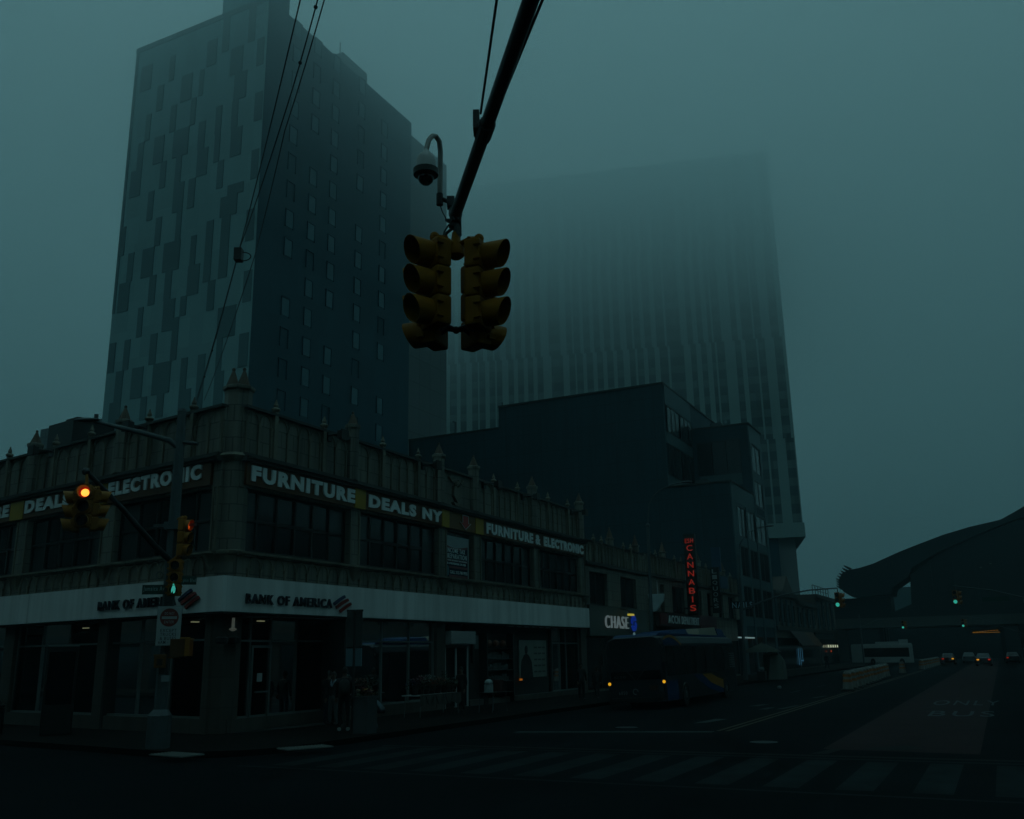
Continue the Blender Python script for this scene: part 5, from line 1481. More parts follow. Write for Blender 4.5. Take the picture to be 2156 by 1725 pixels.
b_ = MB(BF); loft(b_, [bsec(0.0, 0.35, 2.98, ins=0.1), bsec(0.12, 0.32, 3.02), bsec(6, 0.32, 3.05), bsec(12.1, 0.34, 3.05), bsec(12.3, 0.4, 2.9, ins=0.1)])
obj('body', b_, BUSD, bus)
b_ = MB(BF)
b_.prism([(0.25, 3.03), (12.0, 3.03), (12.0, 3.12), (0.6, 3.14)], -2.3, -0.3); obj('roof', b_, BUSB, bus)
b_ = MB(BF); loft(b_, [[(3.0, -2.1, 3.1), (3.0, -0.5, 3.1), (3.2, -0.6, 3.3), (3.2, -2.0, 3.3)], [(5.8, -2.1, 3.1), (5.8, -0.5, 3.1), (5.6, -0.6, 3.4), (5.6, -2.0, 3.4)]]); obj('roof_pod', b_, BUSB, bus)
b_ = MB(BF); loft(b_, [[(7.2, -2.1, 3.1), (7.2, -0.4, 3.1), (7.5, -0.5, 3.42), (7.5, -2.0, 3.42)], [(10.6, -2.1, 3.1), (10.6, -0.4, 3.1), (10.6, -0.5, 3.55), (10.6, -2.0, 3.55)]]); obj('roof_pod', b_, mat('beige_pod', (0.15, 0.135, 0.10), 0.6, var=0.15), bus, label='beige battery pod on the bus roof')
b_ = MB(BF); loft(b_, [[(10.8, -2.1, 3.1), (10.8, -0.4, 3.1), (10.8, -0.5, 3.5), (10.8, -2.0, 3.5)], [(12.1, -2.1, 3.1), (12.1, -0.4, 3.1), (12.0, -0.5, 3.45), (12.0, -2.0, 3.45)]]); obj('roof_pod', b_, BUSB, bus)
b_ = MB(BF); b_.prism([(-2.44, 1.30), (-0.16, 1.30), (-0.16, 2.55), (-2.44, 2.55)], 0, 0); b_.v.clear(); b_.f.clear(); b_.uv.clear(); b_.m.clear()
b_.quad((-0.012, -2.42, 1.25), (-0.012, -0.18, 1.25), (0.03, -0.2, 2.5), (0.03, -2.4, 2.5)); obj('windscreen', b_, BUSG, bus)
b_ = MB(BF); b_.box(-0.02, 0.05, -2.35, -0.25, 2.55, 2.88); obj('destination_sign', b_, BLACK, bus)
FB_ = Fr(BF(0, 0, 0), BF.ey, -BF.ex, BF.ez)      # the bus front, read from outside
b_ = MB(FB_); put_text(b_, 'Q30', -2.25, -1.75, 1.32, 1.42, 0.02, 0.01); obj('lettering', b_, mat('bus_dim_letter', (0.06, 0.07, 0.07), 0.5), bus)
b_ = MB(FB_); put_text(b_, '6850', -2.1, -1.72, 0.66, 0.80, 0.012, 0.012); obj('fleet_number', b_, mat('bus_number', (0.16, 0.17, 0.17), 0.5), bus)
b_ = MB(FB_); b_.lathe([(0.0, 0), (0.0, 0)], 0, 0, 3); b_.v.clear(); b_.f.clear(); b_.uv.clear(); b_.m.clear()
b_.tube([(-1.35 + 0.11 * math.cos(a * 0.45), 0.012, 0.76 + 0.11 * math.sin(a * 0.45)) for a in range(12)], 0.02, 5); obj('emblem', b_, mat('bus_emblem', (0.16, 0.18, 0.18), 0.4), bus)
b_ = MB(FB_); b_.box(-0.72, -0.36, 0.0, 0.015, 0.80, 0.98); obj('number_plate', b_, mat('plate_orange', (0.05, 0.017, 0.006), 0.5), bus)
for y in (-2.5, -0.06):
    b_ = MB(BF); b_.ball((0.0, y, 1.12), 0.07, 12, 0.4, 1, 1); obj('headlight', b_, AMBER, bus)
b_ = MB(FB_); b_.box(-2.45, -0.15, -0.02, 0.05, 0.35, 0.52); obj('bumper', b_, BLACK, bus, bevel=0.02)
for y0, y1 in ((-1.3, -2.2), (-1.25, -0.4)):
    b_ = MB(BF); b_.tube([(-0.04, y0, 1.22), (-0.03, (y0 + y1) / 2, 1.7), (-0.02, y1, 2.0)], 0.015, 5); obj('wiper', b_, BLACK, bus)
for y, lab in ((-2.75, None), (0.12, None)):
    b_ = MB(BF); b_.tube([(0.1, -2.5 if y < -1 else -0.1, 2.6), (-0.2, y, 2.5), (-0.2, y, 2.35)], 0.025, 6); b_.box(-0.28, -0.14, y - 0.1, y + 0.1, 1.9, 2.35); obj('mirror', b_, BLACK, bus)
for i, (x0, x1) in enumerate(((0.35, 1.35), (1.5, 3.0), (3.1, 4.7), (4.8, 6.4), (6.5, 8.1), (8.2, 9.8), (9.9, 11.3))):
    b_ = MB(BF); b_.quad((x0, 0.012, 1.35), (x1, 0.012, 1.35), (x1, 0.012, 2.55), (x0, 0.012, 2.55)); obj('window', b_, BUSG, bus)
b_ = MB(BF)
arcp = [(0.15 + 0.23 * i, 2.62 + 0.36 * math.sin(math.pi * min(1, 0.22 + 0.072 * i))) for i in range(12)]
b_.prism([(0.15, 2.62), (2.5, 2.62)] + [(x, z - 0.05) for x, z in arcp[::-1] if z - 0.05 > 2.62], 0.002, 0.016); obj('blue_arch', b_, BUSB, bus)
b_ = MB(BF)
for (xa, za), (xb, zb) in zip(arcp[:-1], arcp[1:]):
    b_.quad((xa, 0.02, za - 0.05), (xb, 0.02, zb - 0.05), (xb, 0.02, zb + 0.06), (xa, 0.02, za + 0.06))
obj('gold_arch', b_, BUSY, bus)
b_ = MB(BF); b_.prism([(0.15, 1.12), (1.7, 1.15), (1.7, 0.34), (0.15, 0.36)], 0.002, 0.018); obj('blue_skirt', b_, BUSB, bus)
sw = [(4.2, 1.28), (5.2, 1.0), (6.6, 0.6), (8.6, 0.36)]
b_ = MB(BF); b_.prism(sw + [(9.2, 0.36), (9.2, 0.5), (7.0, 0.85), (5.6, 1.28)][0:4], 0.002, 0.016); obj('blue_swoosh', b_, BUSB, bus)
b_ = MB(BF); b_.prism([(5.65, 1.28), (7.05, 0.86), (9.25, 0.52), (9.25, 0.95), (8.3, 1.05), (7.2, 1.28)], 0.002, 0.018); obj('gold_swoosh', b_, BUSY, bus)
b_ = MB(BF)
for k in range(7):
    b_.box(10.9, 11.9, 0.005, 0.03, 1.5 + 0.11 * k, 1.56 + 0.11 * k)
obj('grille', b_, ALU, bus)
for x in (2.75, 9.75):
    for y in (-2.42, -0.14):
        wheel(BW, bus, x, y, 0.50, 0.30)
b_ = MB(BF); b_.box(0.16, 1.3, -2.62, -2.6, 0.45, 2.6); obj('door', b_, BUSG, bus)
b_ = MB(BF); b_.lathe([(0.05, 3.1), (0.06, 3.16), (0.02, 3.22)], 0.3, -1.3, 8); obj('roof_marker', b_, lamp('marker_lamp', (0.5, 0.9, 1.0), 0.12), bus)

# white bus crossing in front of the bridge
wo = FS(10.5, -118, 0)
ang = R(40)
WF = Fr(wo, (-NR * math.cos(ang) - DR * math.sin(ang) * -1).normalized(), (NR * math.sin(ang) * 1 + DR * math.cos(ang) * -1 * -1 * -1).normalized())
wb = thing('white_bus', 'pale white bus turning in front of the railway bridge', 'bus', wo)
WB = mat('dirty_white', (0.30, 0.34, 0.34), 0.5, var=0.2)
b_ = MB(WF); loft(b_, [[(x, y0, zb) for y0, zb in ((-2.5 + i_, 0.4), (-2.5 + i_, 2.7), (-2.2, 2.95), (-0.3, 2.95), (0 - i_, 2.7), (0 - i_, 0.4))] for x, i_ in ((0, 0.1), (0.2, 0), (9.6, 0), (9.8, 0.1))]); obj('body', b_, WB, wb)
b_ = MB(WF); b_.quad((0.8, 0.012, 1.15), (9.2, 0.012, 1.15), (9.2, 0.012, 2.35), (0.8, 0.012, 2.35)); obj('window', b_, BUSG, wb)
b_ = MB(WF); b_.quad((-0.012, -2.1, 1.3), (-0.012, -0.4, 1.3), (-0.012, -0.4, 2.2), (-0.012, -2.1, 2.2)); obj('rear_window', b_, BUSG, wb)
b_ = MB(WF); b_.box(2.2, 5.2, -2.0, -0.4, 2.95, 3.2); b_.box(0.3, 1.0, -1.8, -0.6, 2.95, 3.45); obj('roof_pod', b_, WB, wb)
for x in (2.2, 7.6):
    wheel(WF, wb, x, -0.12, 0.48, 0.28)


def car(F, label, body, tail, left_lit, right_lit):
    c_ = thing('parked_car', label, 'car', F(0, 0, 0), 'cars under the railway bridge')
    def sec(x, w_, zb, zm, zt, wt):
        return [(x, -w_, zb), (x, -w_, zm), (x, -wt, zt), (x, wt, zt), (x, w_, zm), (x, w_, zb)]
    b_ = MB(F)
    loft(b_, [sec(0, 0.78, 0.35, 0.75, 0.95, 0.72), sec(0.15, 0.88, 0.25, 0.8, 1.02, 0.8), sec(0.5, 0.9, 0.25, 0.85, 1.04, 0.8), sec(3.3, 0.9, 0.25, 0.82, 0.95, 0.8), sec(4.2, 0.86, 0.28, 0.7, 0.8, 0.74), sec(4.5, 0.75, 0.35, 0.6, 0.68, 0.66)])
    obj('body', b_, body, c_, smooth=True)
    b_ = MB(F); loft(b_, [sec(0.3, 0.78, 1.0, 1.0, 1.03, 0.74), sec(0.9, 0.76, 1.0, 1.1, 1.48, 0.6), sec(2.2, 0.76, 1.0, 1.1, 1.5, 0.6), sec(3.2, 0.78, 0.94, 0.95, 0.98, 0.7)]); obj('cabin', b_, body, c_, smooth=True)
    b_ = MB(F); b_.quad((0.36, -0.66, 1.06), (0.36, 0.66, 1.06), (0.84, 0.56, 1.43), (0.84, -0.56, 1.43))
    for v in range(4):
        pass
    obj('rear_window', b_, BUSG, c_)
    for sgn, lit in ((-1, left_lit), (1, right_lit)):
        b_ = MB(F); b_.box(-0.03, 0.1, sgn * 0.62 - 0.14, sgn * 0.62 + 0.14, 0.70, 0.86)
        obj('tail_light', b_, lit or tail, c_)
    for x in (0.9, 3.6):
        for y in (-0.78, 0.78):
            wheel(F, c_, x, y, 0.32, 0.2)
    return c_


TAILD = mat('dark_tail_light', (0.06, 0.006, 0.006), 0.4)
TR_, TA = lamp('tail_red', (1.0, 0.05, 0.02), 0.30), lamp('tail_amber', (1.0, 0.42, 0.03), 0.75)
SILV = mat('silver_car_paint', (0.045, 0.05, 0.055), 0.4, 0.2)
DKC = mat('dark_car_paint', (0.015, 0.017, 0.02), 0.3, 0.2)
for s_, t_, body, l_, r_, lab in ((122, 14.4, DKC, TR_, TA, 'dark car with red and amber tail lights lit beneath the bridge'), (136, 16.6, mat('white_car_paint', (0.07, 0.085, 0.09), 0.45), None, None, 'white car between the two cars with lit tail lights'),
                                  (108, 19.0, SILV, TA, TR_, 'silver car with an amber tail light lit, right of the white car'), (127, 22.3, DKC, TR_, None, 'dark car at far right with one dim red tail light')):
    car(Fr(FR(s_, t_, 0), DR, NR), lab, body, TAILD, l_, r_)
for s_, t_, z_, m_, nm, lab in ((126, 15.6, 1.75, TR_, 'brake_lamp', 'small red high brake lamp over the dark car'),):
    b_ = MB(FR); b_.box(s_, s_ + 0.1, t_ - 0.15, t_ + 0.15, 1.4, 1.5); b_.v.clear(); b_.f.clear(); b_.uv.clear(); b_.m.clear()

# ------------------------------------------------------------------ traffic drums down the centre line
DW = mat('drum_white', (0.12, 0.125, 0.115), 0.6, var=0.25, scale=6)
DO = mat('drum_orange', (0.24, 0.07, 0.008), 0.6, var=0.25, scale=6)
DB = mat('drum_base', (0.010, 0.010, 0.010), 0.8)
proto = None
drums = [(35.2 + i * 2.3, 13.15 - i * 0.06) for i in range(13)] + [(72.5, 12.85)] + [(88 + i * 3.2, 13.4) for i in range(10)]
NTH = 'first second third fourth fifth sixth seventh eighth ninth tenth eleventh twelfth thirteenth'.split()
for i, (s_, t_) in enumerate(drums):
    p_ = FR(s_, t_, 0)
    if proto is None:
        proto = thing('traffic_drum', '', 'traffic drum', (0, 0, 0), 'traffic drums down the centre of the avenue')
        b_ = MB(); b_.lathe([(0.30, 0.12), (0.27, 0.45), (0.25, 0.47), (0.245, 0.72), (0.23, 0.74), (0.22, 0.98), (0.17, 1.02), (0.15, 1.08), (0.06, 1.12)], 0, 0, 14); obj('drum', b_, DW, proto, smooth=True)
        b_ = MB(); b_.lathe([(0.274, 0.5), (0.262, 0.64)], 0, 0, 14); b_.lathe([(0.250, 0.78), (0.236, 0.92)], 0, 0, 14); b_.f = [f for f in b_.f if len(f) == 4]; b_.m = [0] * len(b_.f); obj('orange_band', b_, DO, proto)
        b_ = MB(); b_.lathe([(0.42, 0.0), (0.42, 0.06), (0.32, 0.12)], 0, 0, 14); obj('base', b_, DB, proto)
        o_ = proto
    else:
        o_ = copy_tree(proto)
    o_.location = p_; o_.rotation_euler = (random.uniform(-0.04, 0.04), random.uniform(-0.04, 0.04), random.uniform(0, 6))
    if i < 13:
        o_['label'] = '%s orange banded drum from the near end of the long row' % NTH[i]
    elif i == 13:
        o_['label'] = 'single orange banded drum standing alone past the long row'
    else:
        o_['label'] = '%s drum of the farther row before the bridge' % NTH[i - 14]

# ------------------------------------------------------------------ pavement furniture
CONC = mat('planter_concrete', (0.04, 0.047, 0.05), 0.7, var=0.2, scale=4)
FL_W, FL_P, FL_R, FL_Y, FL_V = [mat(n_, c_, 0.7, var=0.25, scale=9) for n_, c_ in (('flower_white', (0.22, 0.25, 0.24)), ('flower_pink', (0.20, 0.055, 0.07)), ('flower_red', (0.19, 0.025, 0.012)), ('flower_yellow', (0.26, 0.15, 0.01)), ('flower_violet', (0.05, 0.03, 0.10)))]
LEAF = mat('flower_leaf', (0.02, 0.035, 0.015), 0.7, var=0.4, scale=9)


def blooms(c, rx, ry, rz, n, r):
    b_ = MB()
    for i in range(n):
        q = (c[0] + random.gauss(0, rx), c[1] + random.gauss(0, ry), c[2] + random.gauss(0, rz))
        for k in range(6):
            a_ = k * 1.05 + random.random(); e_ = random.uniform(-0.3, 0.7)
            d1 = Vector((math.cos(a_), math.sin(a_), e_)) * r; d2 = Vector((math.cos(a_ + 0.7), math.sin(a_ + 0.7), e_ + 0.2)) * r
            b_.add([q, tuple(Vector(q) + d1), tuple(Vector(q) + (d1 + d2) * 0.75), tuple(Vector(q) + d2)], [(0, 1, 2, 3)])
    return b_


random.seed(11)
pp_ = FR(1.12, 4.25, 0.15)
pt_ = thing('planter', 'square grey concrete planter with bright flowers beside the tall sign post', 'planter', pp_)
b_ = MB(Fr(pp_, DR, NR)); b_.box(-0.25, 0.25, -0.25, 0.25, 0, 0.98); b_.box(-0.28, 0.28, -0.28, 0.28, 0.98, 1.06); obj('box', b_, CONC, pt_, bevel=0.015)
for m_, n_, r_ in ((LEAF, 60, 0.09), (FL_P, 22, 0.05), (FL_Y, 14, 0.055), (FL_R, 12, 0.05), (FL_W, 10, 0.045)):
    obj('flowers', blooms((pp_.x, pp_.y, 1.22 if m_ is LEAF else 1.3), 0.11, 0.10, 0.07, n_, r_), m_, pt_)
cp = FR(9.2, 1.6, 0.15)
ct_ = thing('flower_cart', 'folding table cart with scalloped cloth carrying cut flowers', 'cart', cp)
CF = Fr(cp, DR, NR)
b_ = MB(CF); b_.box(-1.5, 1.5, -0.4, 0.4, 0.74, 0.78); obj('table_top', b_, PALE, ct_)
for x in (-1.4, 1.4):
    for y in (-0.34, 0.34):
        b_ = MB(CF); b_.tube([(x, y, 0), (x * 0.96, y, 0.74)], 0.02, 6); obj('leg', b_, ALU, ct_)
b_ = MB(CF)
for k in range(16):
    x = -1.5 + k * 0.1875
    b_.quad((x, 0.41 + 0.02 * (k % 2), 0.79), (x + 0.1875, 0.41 + 0.02 * ((k + 1) % 2), 0.79), (x + 0.1875, 0.42 + 0.03 * ((k + 1) % 2), 0.42 + 0.05 * math.sin(k * 1.3)), (x, 0.42 + 0.03 * (k % 2), 0.42 + 0.05 * math.sin((k - 1) * 1.3)))
obj('cloth', b_, mat('cart_cloth', (0.045, 0.045, 0.04), 0.8, var=0.2), ct_)
b_ = MB(CF)
for x0 in (-1.2, -0.5, 0.2):
    b_.tube([(x0 + 0.6 * i / 8, 0.46, 0.76 - 0.35 * math.sin(math.pi * i / 8)) for i in range(9)], 0.012, 5)
obj('festoon', b_, BLACK, ct_)
for k, (x, m_, lab) in enumerate(((-1.25, FL_V, 'violet flowers at the near end of the cart'), (-0.85, FL_P, 'pink flowers beside the violet ones on the cart'), (-0.45, FL_W, 'white flowers on the cart, nearest to the pink'), (-0.05, FL_R, 'red orange flowers in the middle of the cart'), (0.4, mat('flower_salmon', (0.21, 0.07, 0.045), 0.7), 'salmon flowers right of the red ones on the cart'), (0.9, LEAF, 'dark green foliage bunch on the cart'), (1.3, mat('flower_pale', (0.12, 0.16, 0.15), 0.7), 'pale flowers at the far end of the cart'))):
    c_ = CF(x, 0.0, 0.78)
    t_ = thing('flower_bunch', lab, 'flowers', c_, 'bunches of cut flowers on the cart')
    b_ = MB(); b_.lathe([(0.12, c_.z), (0.17, c_.z + 0.3)], c_.x, c_.y, 10); obj('bucket', b_, DARKF, t_)
    obj('leaves', blooms((c_.x, c_.y, c_.z + 0.34), 0.14, 0.14, 0.1, 26, 0.08), LEAF, t_)
    obj('blooms', blooms((c_.x, c_.y, c_.z + 0.4 + 0.07 * (k % 3)), 0.14, 0.14, 0.08, 24, 0.055), m_, t_)
tb_ = FR(7.2, 4.2, 0.15)
ft = thing('folding_table', 'small folding table with a white cap shaped bag on top', 'table', FR(11.5, 3.0, 0.15))
F_ = Fr(FR(11.5, 3.0, 0.15), DR, NR)
b_ = MB(F_); b_.box(-0.7, 0.7, -0.35, 0.35, 0.72, 0.75); obj('table_top', b_, DARKF, ft)
for x in (-0.62, 0.62):
    for y in (-0.3, 0.3):
        b_ = MB(F_); b_.tube([(x, y, 0), (x * 0.8, y, 0.72)], 0.018, 6); obj('leg', b_, GREYM, ft)
b_ = MB(F_); b_.ball((-0.35, 0, 1.12), 0.16, 10, 1.3, 1, 0.8); b_.box(-0.5, -0.2, -0.12, 0.12, 0.75, 1.05); o_ = obj('white_bag', b_, mat('white_plastic', (0.24, 0.28, 0.28), 0.5, var=0.4, scale=8), smooth=True); tag(o_, 'white plastic bag bundle on the small folding table', 'bag')
b_ = MB(F_); b_.box(0.35, 0.62, -0.15, 0.15, 0.75, 1.2); o_ = obj('red_crate', b_, mat('dull_red_crate', (0.05, 0.012, 0.008), 0.7)); tag(o_, 'dull red box standing on the small folding table', 'box')
sp = FR(1.05, 3.85, 0.15)
bs = thing('bus_stop_post', 'tall dark post with twin blank sign panels and pale notices at the kerb', 'sign post', sp)
b_ = MB(); b_.tube([(sp.x, sp.y, 0.15), (sp.x, sp.y, 3.72)], 0.045, 8); obj('post', b_, DARKF, bs)
for sx in (-0.13, 0.13):
    F_ = Fr((sp.x + sx, sp.y, 0), (0.97, 0.24 * (1 if sx < 0 else -1), 0), (-0.24 * (1 if sx < 0 else -1), 0.97, 0))
    b_ = MB(F_); b_.box(-0.11, 0.11, -0.03, 0.02, 2.62, 3.68); obj('sign_panel', b_, mat('dark_panel', (0.022, 0.028, 0.028), 0.5), bs, bevel=0.01)
    b_ = MB(F_); b_.box(-0.11, 0.11, -0.04, 0.01, 2.06, 2.58); obj('notice', b_, mat('pale_blue_notice', (0.075, 0.125, 0.15), 0.5), bs)
b_ = MB(); b_.box(sp.x - 0.25, sp.x + 0.25, sp.y - 0.03, sp.y + 0.03, 3.66, 3.72); obj('cap', b_, DARKF, bs)
ki = thing('information_kiosk', 'tall black information kiosk standing before the left bank windows', 'kiosk', (-14.4, 31.0, 0.15))
F_ = Fr((-14.45, 30.9, 0.15), (0.90, 0.43, 0), (0.43, -0.90, 0))
b_ = MB(F_); b_.box(-0.46, 0.46, -0.15, 0.15, 0, 2.75); obj('cabinet', b_, BLACK, ki, bevel=0.03)
b_ = MB(F_); b_.box(-0.38, 0.38, 0.15, 0.16, 0.9, 2.5); obj('screen', b_, mat('black_glass', (0.004, 0.004, 0.005), 0.1), ki)
b_ = MB(F_); b_.box(-0.46, 0.46, 0.15, 0.17, 2.66, 2.72); obj('trim', b_, ALU, ki)
lb = thing('litter_bin', 'dark litter bin cut by the left edge', 'bin', (-16.2, 30.4, 0.15))
b_ = MB(); b_.lathe([(0.24, 0.15), (0.30, 1.0), (0.34, 1.02), (0.34, 1.08), (0.26, 1.12), (0.12, 1.3)], -16.2, 30.4, 14); obj('drum', b_, BLACK, lb)
b_ = MB()
for k in range(14):
    a_ = k * math.pi / 7
    b_.box(-16.2 + 0.3 * math.cos(a_) - 0.015, -16.2 + 0.3 * math.cos(a_) + 0.015, 30.4 + 0.3 * math.sin(a_) - 0.015, 30.4 + 0.3 * math.sin(a_) + 0.015, 0.2, 1.0)
obj('slat', b_, BLACK, lb)
# umbrella stall beyond the bus
um = thing('market_umbrella', 'dull green market umbrella over the sidewalk stall', 'umbrella', FR(52, 5.0, 0.15))
u_ = FR(52.5, 4.7, 0)
b_ = MB(); b_.lathe([(1.5, 2.18), (1.1, 2.42), (0.5, 2.68), (0.04, 2.85)], u_.x, u_.y, 8); obj('canopy', b_, mat('umbrella_green', (0.014, 0.018, 0.011), 0.8, var=0.2), um)
b_ = MB(); b_.tube([(u_.x, u_.y, 0.15), (u_.x, u_.y, 2.9)], 0.025, 6); obj('pole', b_, ALU, um)
b_ = MB(FR); b_.add([(53.5, 3.9, 2.75), (60, 2.2, 2.3), (60, 4.6, 2.2), (55, 5.2, 2.35)], [(0, 1, 2, 3)]); o_ = obj('stall_awning', b_, mat('stall_maroon', (0.035, 0.012, 0.012), 0.8)); tag(o_, 'maroon cloth awning sloping behind the green umbrella', 'awning')
tp = thing('tarp_stall', 'pale tarpaulin draped over a sidewalk stall under the umbrella', 'stall', FR(53, 5.2, 0.15))
b_ = MB(); tc_ = FR(53.2, 5.35, 0)
b_.lathe([(0.98, 0.15), (0.9, 0.8), (0.85, 1.5), (0.62, 2.0), (0.2, 2.16)], tc_.x, tc_.y, 14)
for i, v in enumerate(b_.v):
    v.x += 0.08 * math.sin(i * 1.9); v.y += 0.08 * math.cos(i * 2.3)
obj('tarpaulin', b_, mat('tarpaulin', (0.06, 0.07, 0.06), 0.6, var=0.3, scale=3), tp, smooth=True)
b_ = MB(FR); b_.box(50.6, 51.2, 4.6, 5.2, 0.15, 0.8); o_ = obj('dark_crate', b_, DARKF); tag(o_, 'dark crate left of the tarpaulin stall', 'crate')
b_ = MB(FR); b_.ball((50.9, 4.9, 0.95), 0.22, 10, 1.3, 1, 0.7); o_ = obj('bag', b_, mat('pale_bag', (0.12, 0.15, 0.16), 0.6, var=0.3)); tag(o_, 'pale bag lying on the dark crate', 'bag')
b_ = MB(FR); b_.ball((38.3, 8.7, 0.10), 0.13, 8, 1.3, 1, 0.8); o_ = obj('litter_cup', b_, mat('litter_pale', (0.14, 0.16, 0.16), 0.7)); tag(o_, 'small crumpled pale litter lying on the road past the bus', 'litter')

# ------------------------------------------------------------------ people
SKIN = mat('skin', (0.09, 0.055, 0.04), 0.6)
HAIR = mat('dark_hair', (0.008, 0.007, 0.006), 0.7)
SHOE = mat('dark_shoe', (0.012, 0.012, 0.012), 0.6)
_people = []
BASEJ = dict(pelvis=(0, 0, .93), waist=(0, 0, 1.08), chest=(0, 0, 1.32), neck0=(0, -.01, 1.46), neck=(0, .01, 1.53), jaw=(0, .035, 1.585), skull=(0, .015, 1.66), crown=(0, 0, 1.735), nose=(0, .115, 1.635),
             shl=(-.19, 0, 1.41), ell=(-.25, -.02, 1.14), wrl=(-.24, .09, .90), shr=(.19, 0, 1.41), elr=(.25, -.02, 1.14), wrr=(.24, .09, .90),
             hpl=(-.10, 0, .90), knl=(-.11, .03, .49), anl=(-.12, -.02, .09), tol=(-.13, .15, .045), hpr=(.10, 0, .90), knr=(.11, .03, .49), anr=(.12, -.02, .09), tor=(.13, .15, .045))
RAD = dict(pelvis=(.165, .12), waist=(.155, .11), chest=(.18, .125), neck0=(.085, .08), neck=(.055, .055), jaw=(.072, .08), skull=(.082, .10), crown=(.05, .06), nose=(.014, .014), shl=(.075, .075), ell=(.055, .055), wrl=(.038, .038), shr=(.075, .075), elr=(.055, .055), wrr=(.038, .038),
           hpl=(.10, .10), knl=(.07, .07), anl=(.048, .048), tol=(.04, .04), hpr=(.10, .10), knr=(.07, .07), anr=(.048, .048), tor=(.04, .04))
BONES = [('pelvis', 'waist', 1), ('waist', 'chest', 1), ('chest', 'neck0', 1), ('neck0', 'neck', 0), ('neck', 'jaw', 0), ('jaw', 'skull', 0), ('skull', 'crown', 0), ('jaw', 'nose', 0), ('chest', 'shl', 1), ('shl', 'ell', 1), ('ell', 'wrl', 1), ('chest', 'shr', 1), ('shr', 'elr', 1), ('elr', 'wrr', 1),
         ('pelvis', 'hpl', 2), ('hpl', 'knl', 2), ('knl', 'anl', 2), ('anl', 'tol', 3), ('pelvis', 'hpr', 2), ('hpr', 'knr', 2), ('knr', 'anr', 2), ('anr', 'tor', 3)]


def hand(F, wrist, elbow, root):
    w_ = Vector(wrist); d = (w_ - Vector(elbow)).normalized()
    u = d.cross(Vector((0, 1, 0.2))).normalized(); v = d.cross(u)
    b_ = MB(F)
    b_.tube([w_, w_ + d * 0.05, w_ + d * 0.10], [0.026, 0.036, 0.032], 8)
    for k, ln in enumerate((0.065, 0.08, 0.075, 0.055)):
        p0 = w_ + d * 0.095 + u * (-0.03 + 0.02 * k)
        b_.tube([p0, p0 + d * ln * 0.5 + v * 0.006, p0 + d * ln * 0.85 + v * 0.03], [0.0095, 0.009, 0.0065], 6)
    p0 = w_ + d * 0.03 - u * 0.03
    b_.tube([p0, p0 - u * 0.03 + d * 0.03, p0 - u * 0.035 + d * 0.065], [0.012, 0.0105, 0.008], 6)
    obj('hand', b_, SKIN, root)


def person(label, pos, facing_deg, h_, coat, trousers, pose=None, hood=False, group='people on the pavement'):
    J = {k: Vector(v) for k, v in BASEJ.items()}
    for k, v in (pose or {}).items():
        J[k] = Vector(v)
    sc = h_ / 1.75
    a_ = R(facing_deg)
    F = Fr(pos, Vector((math.cos(a_), -math.sin(a_), 0)) * sc, Vector((math.sin(a_), math.cos(a_), 0)) * sc, UP * sc)
    root = thing('person', label, 'person', pos, group)
    names = list(J)
    me = bpy.data.meshes.new('body')
    me.from_pydata([tuple(F(*J[k])) for k in names], [(names.index(p), names.index(q)) for p, q, _ in BONES], [])
    o = bpy.data.objects.new('body', me); COL.objects.link(o)
    sk_ = o.modifiers.new('skin', 'SKIN'); sk_.use_smooth_shade = True
    for i, k in enumerate(names):
        sv = me.skin_vertices[0].data[i]
        sv.radius = tuple(r_ * sc for r_ in RAD[k]); sv.use_root = (k == 'pelvis')
    ss = o.modifiers.new('sub', 'SUBSURF'); ss.levels = 1; ss.render_levels = 1
    o.parent = root; o.matrix_parent_inverse = root.matrix_basis.inverted()
    _people.append((o, F, J, coat, trousers))
    hand(F, J['wrl'], J['ell'], root); hand(F, J['wrr'], J['elr'], root)
    b_ = MB(F)
    up_ = (J['crown'] - J['jaw']).normalized(); fw = (J['nose'] - J['jaw']); fw = (fw - up_ * fw.dot(up_)).normalized(); c_ = J['skull'] + up_ * 0.015 - fw * 0.012
    sd_ = up_.cross(fw)
    vs, fs = [], []
    for j in range(6):
        for k in range(14):
            th = 2 * math.pi * k / 14; ph = (math.pi / 2) * j / 5
            low = 0.55 if math.cos(th) < 0.25 else 0.0
            rr = 0.105 * math.cos(ph)
            z_ = 0.115 * math.sin(ph) - (1 - j / 5) * 0.085 * (low + 0.15)
            vs.append(tuple(c_ + sd_ * (rr * math.sin(th) * 0.93) + fw * (rr * math.cos(th) * 1.08) + up_ * z_))
    for j in range(5):
        for k in range(14):
            fs.append((j * 14 + k, j * 14 + (k + 1) % 14, (j + 1) * 14 + (k + 1) % 14, (j + 1) * 14 + k))
    b_.add(vs, fs)
    obj('hood' if hood else 'hair', b_, coat if hood else HAIR, root, smooth=True)
    b_ = MB(F)
    for sx in (-1, 1):
        q = J['jaw'] + up_ * 0.062 + fw * 0.078 + sd_ * sx * 0.032
        b_.ball(tuple(q), 0.011, 6)
    b_.tube([tuple(J['jaw'] + fw * 0.083 - sd_ * 0.022 + up_ * 0.0), tuple(J['jaw'] + fw * 0.09), tuple(J['jaw'] + fw * 0.083 + sd_ * 0.022)], 0.006, 5)
    obj('face', b_, HAIR, root)
    return root, F, J


def cloth(n_, c_):
    return mat(n_, c_, 0.85, var=0.3, scale=7)


